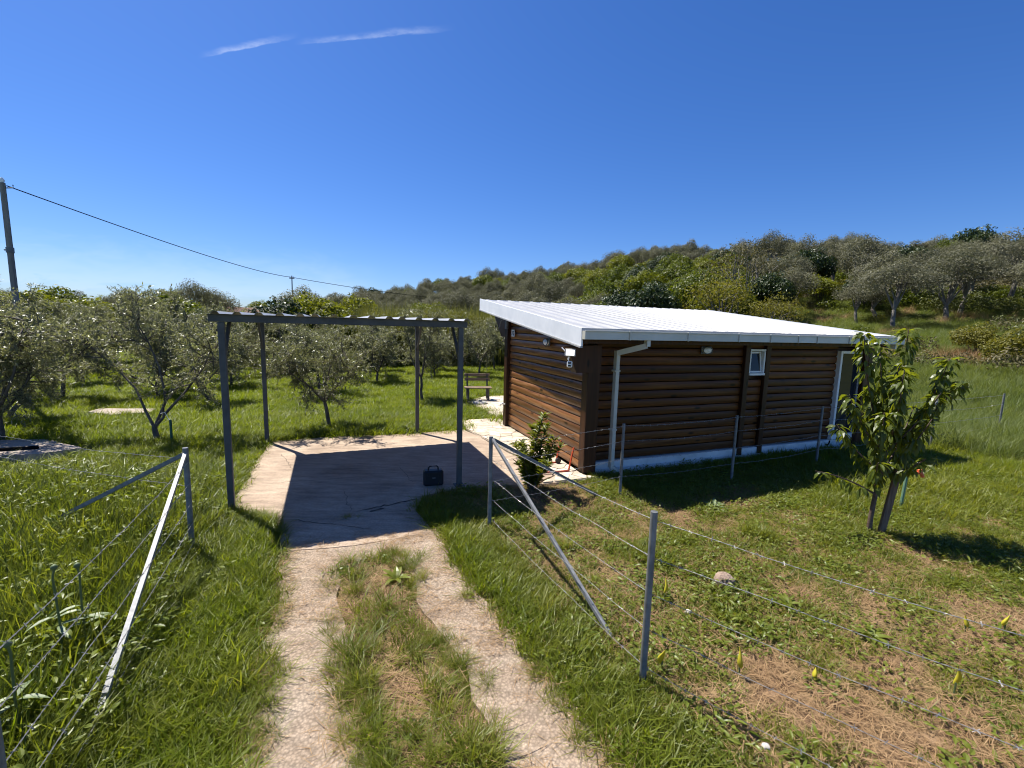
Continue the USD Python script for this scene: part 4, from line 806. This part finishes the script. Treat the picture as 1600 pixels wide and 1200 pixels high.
# ------------------------------------------------------------------ grass and ground cover
def blades(r, n, rad, h0, h1, w, lean, bend, segs=2, flat=False):
    a = r.uniform(0, 2 * PI, n); q = rad * np.sqrt(r.random(n)); root = np.stack([q * np.cos(a), q * np.sin(a), np.full(n, -.015)], 1)
    d = r.uniform(0, 2 * PI, n); dr = np.stack([np.cos(d), np.sin(d), np.zeros(n)], 1); sd = np.stack([-np.sin(d), np.cos(d), np.zeros(n)], 1); h = r.uniform(h0, h1, n)[:, None]; ln = np.abs(r.normal(0, lean, n))[:, None]; bd = np.abs(r.normal(bend, bend * .5, n))[:, None]; ww = w * r.uniform(.6, 1.3, n)[:, None]
    sd = sd + dr * r.normal(0, .35, n)[:, None]; rows = []
    for i in range(segs + 1):
        t = i / segs; c = root + dr * (ln * t + bd * t * t) * h + np.array([0, 0, 1.]) * h * (t - .35 * bd * t * t)
        rows += [c + sd * ww * .5 * (1 - .35 * t), c - sd * ww * .5 * (1 - .35 * t)] if i < segs else [c]
    V = np.stack(rows, 1); m = V.shape[1]; k = np.arange(n)[:, None] * m; F = []
    for i in range(segs - 1): F += [k + [2 * i, 2 * i + 1, 2 * i + 3], k + [2 * i, 2 * i + 3, 2 * i + 2]]
    i = segs - 1; F += [k + [2 * i, 2 * i + 1, 2 * i + 2]]
    return V.reshape(-1, 3), np.vstack(F)
def cover(r, n, rad, size, mt_h=.06, asp=.55):
    """small broad leaves close to the ground"""
    a = r.uniform(0, 2 * PI, n); q = rad * np.sqrt(r.random(n)); P = np.stack([q * np.cos(a), q * np.sin(a), r.uniform(0, mt_h, n)], 1); d = r.uniform(0, 6.3, n); D = np.stack([np.cos(d), np.sin(d), r.uniform(-.1, .9, n)], 1)
    return big_leaves(P, D, np.tile([0, 0, 1.], (n, 1)) + r.normal(0, .35, (n, 3)) - D * .2, size * r.uniform(.6, 1.3, n), size * asp * r.uniform(.7, 1.2, n), .15, .3)
def litter(r, n, rad, L):
    """straw lying on the ground"""
    a = r.uniform(0, 2 * PI, n); q = rad * np.sqrt(r.random(n)); P = np.stack([q * np.cos(a), q * np.sin(a), r.uniform(.0, .03, n)], 1); d = r.uniform(0, 6.3, n); D = np.stack([np.cos(d), np.sin(d), r.normal(0, .14, n)], 1)
    return leaves(P, D, np.tile([0, 0, 1.], (n, 1)), L * r.uniform(.4, 1.4, n), .0045, .1)
def scatter(name, label, protos, P, idx, scale, rotz, cat=None, tilt=.0, seed=1, kind='stuff'):
    """protos: list of (mesh, material)"""
    path = fresh('/World', name); pi = UsdGeom.PointInstancer.Define(stage, path); ps = []
    for m, mt in protos: ps.append(Sdf.Path(part(path, 'patch', m, mt)))
    pi.CreatePrototypesRel().SetTargets(ps); n = len(P); r = np.random.default_rng(seed)
    pi.CreatePositionsAttr(Vt.Vec3fArray.FromNumpy(np.asarray(P, np.float32))); pi.CreateProtoIndicesAttr(Vt.IntArray.FromNumpy(np.asarray(idx, np.int32)))
    sc = np.asarray(scale, np.float32); sc = sc if sc.ndim == 2 else np.repeat(sc[:, None], 3, 1); pi.CreateScalesAttr(Vt.Vec3fArray.FromNumpy(np.ascontiguousarray(sc)))
    tx, ty = r.normal(0, tilt, n) / 2, r.normal(0, tilt, n) / 2; c, s = np.cos(rotz / 2), np.sin(rotz / 2)
    q = np.stack([c, tx * c + ty * s, ty * c - tx * s, s], 1); q /= np.linalg.norm(q, axis=1, keepdims=True)
    pi.CreateOrientationsAttr(Vt.QuathArray([Gf.Quath(*map(float, x)) for x in q]))
    data(pi, label=label, cat=cat, kind=kind)
def field(r, x0, x1, y0, y1, step):
    gx, gy = np.meshgrid(np.arange(x0, x1, step), np.arange(y0, y1, step)); p = np.stack([gx.ravel(), gy.ravel()], 1); return p + r.uniform(-.5, .5, p.shape) * step
def free(p, gap=.0): return shapely.distance(HARD, shapely.points(p)) > gap
def in_view(p, m=.5):
    d = np.hypot(p[:, 0], p[:, 1]); a = np.abs(np.degrees(np.arctan2(p[:, 0], p[:, 1] + m))); return (a < 56) | (d < 3.0)
def put(r, p, dz=0.0): return np.c_[p, ground_z(p[:, 0], p[:, 1]) + dz]
r = np.random.default_rng(99)
side_of = lambda p: (p[:, 0] + .23) * 2.38 + (p[:, 1] - 5.21) * 1.2                   # right of the front fence
leftside = lambda p: -((p[:, 0] + 3.335) * 2.82 + (p[:, 1] - 4.425) * 1.25)           # left of the left fence
def pick(n, k): return r.integers(0, k, n)
LAWN = [(blades(r, 85, .17, .045, .135, .0085, .55, .5), 'grass_blade') for _ in range(4)]
LUSH = [(blades(r, 90, .17, .05, .19, .009, .5, .5), m) for m in ('lush_grass_blade', 'grass_blade', 'lush_grass_blade')]
# close-cut grass in the near field, thinner where the soil shows
p = field(r, -7.5, 10, 1.5, 11.5, .085); p = p[in_view(p) & free(p, .0)]
b = bare_of(p[:, 0], p[:, 1]); keep = r.random(len(p)) > np.clip(b * 1.35, 0, .94); p, b = p[keep], b[keep]
far = np.hypot(p[:, 0], p[:, 1]); keep = r.random(len(p)) < np.clip(1.25 - far / 14, .35, 1); p, b = p[keep], b[keep]
lush = (side_of(p) < -1.0) | (p[:, 1] > 8)
scatter('grass', 'short green grass covering the ground around the slab and fences', LAWN + LUSH, put(r, p), np.where(lush, 4 + pick(len(p), 3), pick(len(p), 4)), r.uniform(.6, 1.15, len(p)) * np.where(b > .25, .75, 1.0) * np.where(lush, 1.05, .9), r.uniform(0, 6.3, len(p)), 'grass', .12)
# small broad-leaved weeds among it
WEED = [(cover(r, 42, .16, .044), 'weed_leaf'), (cover(r, 60, .18, .024, .05, .8), 'weed_leaf'), (cover(r, 30, .15, .060, .07, .30), 'weed_leaf')]
p = field(r, -6, 10, 1.6, 9, .13); p = p[in_view(p) & free(p, .02)]; b = bare_of(p[:, 0], p[:, 1])
keep = r.random(len(p)) < np.where(side_of(p) > 0, .88, .24) * (1 - .8 * b) * (fbm2(p[:, 0], p[:, 1], .8, 61) * 1.6); p = p[keep]
scatter('ground_weeds', 'low broad-leaved weeds and clover mixed into the grass', WEED, put(r, p), pick(len(p), 3), r.uniform(.6, 1.3, len(p)), r.uniform(0, 6.3, len(p)), 'weeds', .1)
# straw and dry blades where the soil shows
STRAW = [(litter(r, 45, .17, .09), 'dry_grass_blade'), (litter(r, 30, .17, .15), 'dry_grass_blade'), (blades(r, 40, .15, .04, .10, .004, .9, .8), 'dry_grass_blade')]
p = field(r, -2.6, 9, 1.5, 7.5, .085); p = p[in_view(p)]; b = bare_of(p[:, 0], p[:, 1]); on = ~free(p, -.0); onhard = shapely.contains(shapely.union_all([DRIVE_L, DRIVE_R]).buffer(.05), shapely.points(p))
keep = (free(p) & (r.random(len(p)) < .10 + .75 * b)) | (onhard & (r.random(len(p)) < .10 + .45 * smoothstep(shapely.distance(shapely.boundary(shapely.union_all([DRIVE_L, DRIVE_R])), shapely.points(p)), .22, .02)))
p = p[keep]; zz = np.where(free(p), ground_z(p[:, 0], p[:, 1]), .018); P = np.c_[p, zz]; oh = ~free(p)
scatter('straw', 'dry mown straw lying over bare soil and track edges', STRAW, P, np.where(oh, pick(len(p), 2), pick(len(p), 3)), r.uniform(.6, 1.2, len(p)) * np.where(oh, .8, 1), r.uniform(0, 6.3, len(p)), 'straw', .05)
# tufts between the wheel tracks and along their edges
TUFT = [(blades(r, 120, .10, .10, .28, .007, .55, .55, 3), 'grass_blade') for _ in range(3)] + [(blades(r, 120, .12, .10, .22, .006, .6, .6, 3), 'lush_grass_blade')]
mid = [(-1.62, 4.26, .7), (-1.48, 4.36, .6), (-1.3, 4.44, .7), (-1.1, 4.42, .6), (-1.66, 4.1, .7), (-1.46, 4.02, .9), (-1.27, 4.32, .6), (-1.38, 3.78, .8), (-1.18, 3.48, 1.15), (-1.05, 3.55, .9), (-1.02, 3.28, .7), (-.78, 3.32, .8), (-1.12, 2.98, 1.0), (-.98, 3.05, .7), (-.66, 2.98, .7), (-.95, 2.72, 1.0), (-.86, 2.5, .8), (-.48, 2.70, .9), (-.38, 2.52, .8), (-.78, 2.35, .9), (-.55, 2.38, .7), (-.20, 2.25, 1.1), (-.10, 2.18, .9), (-.40, 2.2, .8), (-.66, 2.12, .7), (-1.05, 4.25, .6), (-.90, 4.42, .7), (-2.02, 5.30, .45), (-1.88, 5.34, .4), (-2.9, 5.15, .9), (-2.75, 5.0, .9), (-2.65, 4.85, .8), (-3.05, 5.2, .8), (-1.62, 2.62, .7), (-1.55, 2.78, .8), (-1.70, 2.9, .8), (-1.50, 2.55, .6), (3.06, 5.12, 1.0), (3.16, 5.02, .8), (2.95, 5.2, .9), (.66, 4.7, .8), (.35, 3.6, .9), (.5, 3.3, .8), (1.5, 4.6, .8), (.0, 4.6, .7), (5.55, 6.05, .7), (1.75, 6.75, .8), (1.55, 6.7, .7), (1.95, 6.55, .8)]
mid = np.array(mid); pe = field(r, -4, 3, 1.7, 7, .10); DR = shapely.union_all([DRIVE_L, DRIVE_R]); de = shapely.distance(shapely.boundary(shapely.union_all([SLAB, DRIVE_L, DRIVE_R])), shapely.points(pe)); dsl = shapely.distance(SLAB, shapely.points(pe)); pe = pe[(de < .13) & (dsl > .03) & (fbm2(pe[:, 0], pe[:, 1], 2.0, 64) + r.uniform(-.2, .2, len(pe)) > .52)]
P = np.vstack([np.c_[mid[:, :2], np.full(len(mid), .0)], put(r, pe)]); sc = np.r_[mid[:, 2] * .84, r.uniform(.25, .5, len(pe))]
scatter('grass_tufts', 'dark green grass tufts between and along the wheel tracks', TUFT, P, pick(len(P), 4), sc, r.uniform(0, 6.3, len(P)), 'grass', .1)
# long grass left of the drive
TALL = [(blades(r, 75, .17, .14, .52, .0095, .32, .28, 3), m) for m in ('tall_grass_blade', 'grass_blade', 'tall_grass_blade')] + [(blades(r, 70, .16, .15, .40, .011, .4, .45, 3), 'lush_grass_blade'), (cover(r, 45, .18, .075, .38, .35), 'weed_leaf')]
p = field(r, -9, -1.6, 1.2, 7.6, .12); p = p[in_view(p) & free(p, .10)]; ls = leftside(p)
dens = smoothstep(ls, -1.6, .4); hgt = .38 + .62 * smoothstep(ls, -.4, 1.3); hgt = hgt * (1 - .45 * smoothstep(p[:, 1], 5.2, 6.8)); keep = r.random(len(p)) < dens * .9 * smoothstep(p[:, 1], 7.6, 5.6) * (.35 + .9 * fbm2(p[:, 0], p[:, 1], .9, 66)); p, hgt = p[keep], hgt[keep]
ix = np.where(r.random(len(p)) < .22, 4, np.where(r.random(len(p)) < .3, 3, pick(len(p), 3)))
scatter('long_grass', 'long uncut grass left of the driveway around the wire fence', TALL, put(r, p), ix, np.stack([np.ones(len(p)), np.ones(len(p)), hgt * 1.1], 1) * r.uniform(.75, 1.1, len(p))[:, None], r.uniform(0, 6.3, len(p)), 'grass', .12)
# the lawn beyond the slab and under the olives
MEAD = [(blades(r, 260, .42, .08, .20, .010, .5, .5), 'lush_grass_blade') for _ in range(4)]
p = field(r, -40, 8, 8.5, 40, .30); p = p[in_view(p) & free(p, .05) & ((p[:, 0] < .5) | (p[:, 1] > 12)) & (np.hypot(p[:, 0], p[:, 1]) < 40)]
p = p[(p[:, 0] < 2 + (p[:, 1] - 12) * .2)]; keep = r.random(len(p)) < np.clip(1.3 - np.hypot(p[:, 0], p[:, 1]) / 40, .4, 1); p = p[keep]
scatter('orchard_grass', 'bright green grass under the olive trees behind the carport', MEAD, put(r, p), pick(len(p), 4), r.uniform(.7, 1.2, len(p)) * (.75 + .5 * fbm2(p[:, 0], p[:, 1], .35, 67)), r.uniform(0, 6.3, len(p)), 'grass', .1)
# meadow right of the cabin, taller further off
MR = [(blades(r, 220, .40, .10, .26, .009, .5, .5), 'grass_blade') for _ in range(2)] + [(blades(r, 240, .5, .35, .75, .011, .35, .4, 3), 'meadow_grass_blade') for _ in range(2)] + [(blades(r, 120, .5, .4, .9, .010, .4, .4, 3), 'dry_grass_blade')]
p = field(r, 5, 62, 6, 62, .42); d = np.hypot(p[:, 0], p[:, 1]); p = p[in_view(p) & free(p, .3) & (d < 62) & (p[:, 0] > 4 + (p[:, 1] - 6) * .25)]; d = np.hypot(p[:, 0], p[:, 1])
keep = r.random(len(p)) < np.clip(1.2 - d / 60, .35, 1); p, d = p[keep], d[keep]
tall = smoothstep(d + 3 * fbm2(p[:, 0], p[:, 1], .3, 68), 14, 17) > .5; dry = (d > 26) & (fbm2(p[:, 0], p[:, 1], .12, 69) + r.normal(0, .08, len(p)) > .60)
scatter('meadow', 'tall meadow grass right of the cabin and up the slope', MR, put(r, p), np.where(dry, 4, np.where(tall, 2 + pick(len(p), 2), pick(len(p), 2))), r.uniform(.7, 1.2, len(p)) * np.where(tall, .8, 1.0), r.uniform(0, 6.3, len(p)), 'grass', .1)

# ------------------------------------------------------------------ hedges, hillside trees, cane, scrub
def at(azd, d): a = math.radians(azd); return d * math.sin(a), d * math.cos(a)
HO = [tree_kind(f'hill_olive_kind{s}', lobed_tree(81 + i, h, rr_, th, 7000, .15, lb, fl, trunk_r=.16, aspect=.42, forks=4, shell=.45, lr=lr, low=lo), 'pale_bark', 'hill_olive_leaf') for i, (s, h, rr_, th, lb, fl, lr, lo) in enumerate((('', 5.2, 2.1, .9, 30, 1.1, (.16, .36), True), ('_001', 5.6, 2.3, 1.3, 26, 1.15, (.15, .38), True), ('_002', 4.6, 2.6, 1.4, 30, .85, (.13, .32), False)))]
HG = [tree_kind(f'broadleaf_kind{s}', lobed_tree(91 + i, 4.4, 2.4, .9, 5200, .21, 24, .9, trunk_r=.14, aspect=.7, low=True, lr=(.20, .36)), 'bark', m) for i, (s, m) in enumerate((('', 'green_leaf'), ('_001', 'bright_green_leaf'), ('_002', 'green_leaf'), ('_003', 'dark_green_leaf')))]
HY = [tree_kind('sparse_tree_kind', lobed_tree(101, 4.6, 2.6, 1.3, 1700, .17, 15, .8, trunk_r=.11, aspect=.6, forks=8, shell=.35), 'pale_bark', 'yellow_green_leaf'), tree_kind('sparse_tree_kind_001', lobed_tree(102, 5.0, 2.5, 1.4, 1300, .16, 15, .85, trunk_r=.12, aspect=.5, forks=8, shell=.3), 'pale_bark', 'dry_scrub_leaf')]
HB = [tree_kind('bush_kind', lobed_tree(111, 2.6, 1.7, .3, 2600, .16, 11, .8, trunk_r=.06, aspect=.7, low=True), 'bark', 'scrub_leaf'), tree_kind('bush_kind_001', lobed_tree(112, 2.4, 1.6, .3, 2400, .17, 11, .8, trunk_r=.06, aspect=.7, low=True), 'bark', 'yellow_green_leaf'),
      tree_kind('bush_kind_002', lobed_tree(113, 2.8, 1.6, .35, 2200, .24, 10, .85, trunk_r=.06, aspect=.85, low=True), 'bark', 'bright_green_leaf'), tree_kind('bush_kind_003', lobed_tree(114, 2.6, 1.8, .3, 2600, .16, 11, .8, trunk_r=.06, aspect=.6, low=True), 'bark', 'dark_green_leaf')]
rng = np.random.default_rng(123)
def plant(kind, name, label, cat, azd, d, s, group=None, sink=.05):
    x, y = at(azd, d); copy(kind, name, label, cat, (x, y, float(ground_z(x, y)) - sink), rng.uniform(0, 6.3), (s * rng.uniform(.85, 1.15), s * rng.uniform(.85, 1.15), s * rng.uniform(.9, 1.2)), group)
# single ones the photograph shows
plant(HO[2], 'olive_tree', 'large grey olive tree with pale trunk on the open slope at the right', 'olive tree', 40.2, 40, 1.15)
plant(HO[1], 'olive_tree', 'dark-trunked olive right of the large one on the slope', 'olive tree', 43.8, 44, 1.05)
plant(HO[2], 'olive_tree', 'small pruned olive with whitish stump at the left end of the grassy slope', 'olive tree', 37.4, 43, .75)
plant(HG[3], 'broadleaf_tree', 'large dark round tree standing out on the hilltop at far right', 'tree', 45.0, 97, 1.75)
plant(HG[1], 'broadleaf_tree', 'bright green tree crowning the hilltop right of the dark round tree', 'tree', 48.0, 94, 1.5)
plant(HB[1], 'bush', 'domed yellow-green tree on the left skyline beside the utility pole', 'tree', -45.5, 62, 1.75)
plant(HG[3], 'broadleaf_tree', 'dark cone-shaped tree on the left skyline left of the carport', 'tree', -37.5, 44, .95)
plant(HG[3], 'broadleaf_tree', 'dark flat tree just right of the utility pole base', 'tree', -47.5, 90, 1.1)
plant(HO[1], 'olive_tree', 'grey tree on the skyline beside the thin distant pole', 'olive tree', -25.2, 57, 1.35)
plant(HY[1], 'sparse_tree', 'thin half-bare tree rising above the roof against the hill', 'tree', 26.6, 44, 1.45)
plant(HY[0], 'sparse_tree', 'yellowish loose tree right behind the cabin roof', 'tree', 24.6, 36, 1.1)
plant(HY[0], 'sparse_tree', 'yellowish loose tree at the right end of the roof line', 'tree', 30.0, 34, .85)
for k, (a, d, s) in enumerate([(48.6, 29, .75), (50.6, 30, 1.05), (46.0, 31, .6), (52, 27, .9)]):
    plant(HB[1 if k % 2 == 0 else 0], 'bush', ['yellow-green bush at the field edge left of the right-hand scrub', 'dull green scrub bush at the right picture edge', 'low dull bush leftmost in the right-hand scrub', 'pale bush cut by the right picture edge'][k], 'bush', a, d, s)
for a, d, s in ((12.5, 30, 1.0), (15.0, 29.5, .95), (17.5, 30, 1.05), (19.8, 31, .95)): plant(HB[2], 'bush', 'bright large-leaved fig bush just above the cabin roof', 'bush', a, d, s, 'fig bushes above the roof')
# hedge behind the orchard
for a in np.arange(-56, -17, 2.1):
    d = 27 + rng.uniform(-1.5, 2.5) + max(0, (-a - 30)) * .35
    k = rng.random(); g = 'hedge trees behind the orchard'
    plant(HG[3] if k < .16 else HG[int(rng.choice([0, 1, 1, 2]))] if k < .75 else HB[2 if k < .9 else 1], 'broadleaf_tree', 'green leafy tree in the hedge row behind the orchard', 'tree', a + rng.uniform(-.7, .7), d, rng.uniform(.75, .98) * (.66 if -33.6 < a < -28.6 else 1), g)
for a in np.arange(-54, -8, 2.3):
    d = 38 + rng.uniform(-2, 6) + max(0, (-a - 30)) * .5
    plant(HG[int(rng.choice([0, 1, 1, 2, 3]))] if rng.random() < .8 else HO[int(rng.integers(3))], 'broadleaf_tree', 'green tree in the second row beyond the hedge', 'tree', a + rng.uniform(-.8, .8), d, rng.uniform(.8, 1.12) * (.92 if a < -35 else 1) * (.66 if -33.6 < a < -28.6 else 1), 'trees in the second row beyond the hedge')
for a in np.arange(-56, -12, 1.9):
    d = 62 + rng.uniform(-6, 26); plant(HG[int(rng.integers(4))] if rng.random() < .6 else HO[int(rng.integers(3))], 'broadleaf_tree', 'small far tree on the left horizon', 'tree', a + rng.uniform(-.8, .8), d, rng.uniform(.8, 1.2), 'far trees on the left horizon')
# hillside woodland by zones of the slope
placed = []
def far_enough(x, y, m):
    if any((x - a) ** 2 + (y - b) ** 2 < m * m for a, b in placed): return False
    placed.append((x, y)); return True
n_ol = n_gr = 0
for _ in range(9000):
    a, d = rng.uniform(-22, 57), math.sqrt(rng.uniform(38 ** 2, 118 ** 2)); x, y = at(a, d)
    if a < 3 and d < 50: continue
    if 31 < a < 58 and d < 44.5: continue
    if d > np.interp(math.radians(a), AZ, D1) + 6: continue
    gn = float(fbm2(np.array([x]), np.array([y]), .045, 77)[0])
    ridge = d / np.interp(math.radians(a), AZ, D1)
    if a > 28: pol = .74 if not (a > 43 and ridge > .86) else .25
    elif a > 3: pol = .02 if ridge < .78 else .92
    else: pol = .70
    pol = np.clip(pol + (gn - .5) * .8, .03, .96)
    if rng.random() < pol:
        if n_ol < 230 and far_enough(x, y, 3.5): n_ol += 1; plant(HO[int(rng.integers(3))], 'olive_tree', 'grey olive tree in the grove covering the hillside', 'olive tree', a, d, rng.uniform(.85, 1.2), 'olive trees on the hillside')
    elif n_gr < 210 and far_enough(x, y, 3.3): n_gr += 1; plant(HG[int(rng.choice([0, 1, 1, 2, 2, 3]))], 'broadleaf_tree', 'green broadleaf tree in the hillside woodland', 'tree', a, d, rng.uniform(.8, 1.2), 'broadleaf trees on the hillside')
    if n_ol + n_gr >= 430: break
# scrub between the trees, cane in the damp ground at the foot of the hill
SC = [(lobed_tree(121 + i, 1.3, 1.0, .1, 260, .16, 7, .8, trunk_r=.02, low=True)[1], m) for i, m in enumerate(('scrub_leaf', 'green_leaf', 'dry_scrub_leaf', 'yellow_green_leaf'))]
rr = np.random.default_rng(55); aa = rr.uniform(-24, 58, 5200); dd = np.sqrt(rr.uniform(26 ** 2, 112 ** 2, 5200)); px, py = dd * np.sin(np.radians(aa)), dd * np.cos(np.radians(aa))
gm_ = fbm2(px, py, .09, 78); open_ = (aa > 31.5) & (dd < 47); keep = np.where(open_, (rr.random(len(aa)) < np.where((dd < 31) & (aa > 36), .75, .10)), True) & ~((aa < 2) & (dd < 42)) & ~((aa > 20) & (dd < 27)); px, py, gm_, open_ = px[keep], py[keep], gm_[keep], open_[keep]
scatter('hillside_scrub', 'low scrub filling the gaps between the hillside trees', SC, np.c_[px, py, ground_z(px, py) - .05], np.where(gm_ > .58, 3, np.where(gm_ > .5, 0, np.where(gm_ > .42, 1, 2))), rr.uniform(.6, 1.4, len(px)) * np.where(open_, np.where(np.hypot(px, py) < 31, .85, .6), 1.0), rr.uniform(0, 6.3, len(px)), 'scrub', .05)
CN = [(blades(r, 70, .7, 2.4, 3.9, .035, .10, .12, 3), 'cane_leaf') for _ in range(2)] + [(lobed_tree(131, 3.4, .8, 1.0, 500, .30, 9, 1.3, trunk_r=.02, aspect=.12, shell=.2)[1], 'cane_leaf')]
aa = rr.uniform(-18.5, 20, 1300); dd = rr.uniform(26.5, 40, 1300) + np.where(aa > 4, 4, 0); px, py = dd * np.sin(np.radians(aa)), dd * np.cos(np.radians(aa))
scatter('cane_thicket', 'tall pale cane thicket behind the orchard left of the cabin roof', CN, np.c_[px, py, ground_z(px, py) - .1], rr.integers(0, 3, len(px)), rr.uniform(.85, 1.15, len(px)) * np.where(aa > 3, .62, 1), rr.uniform(0, 6.3, len(px)), 'cane', .06)
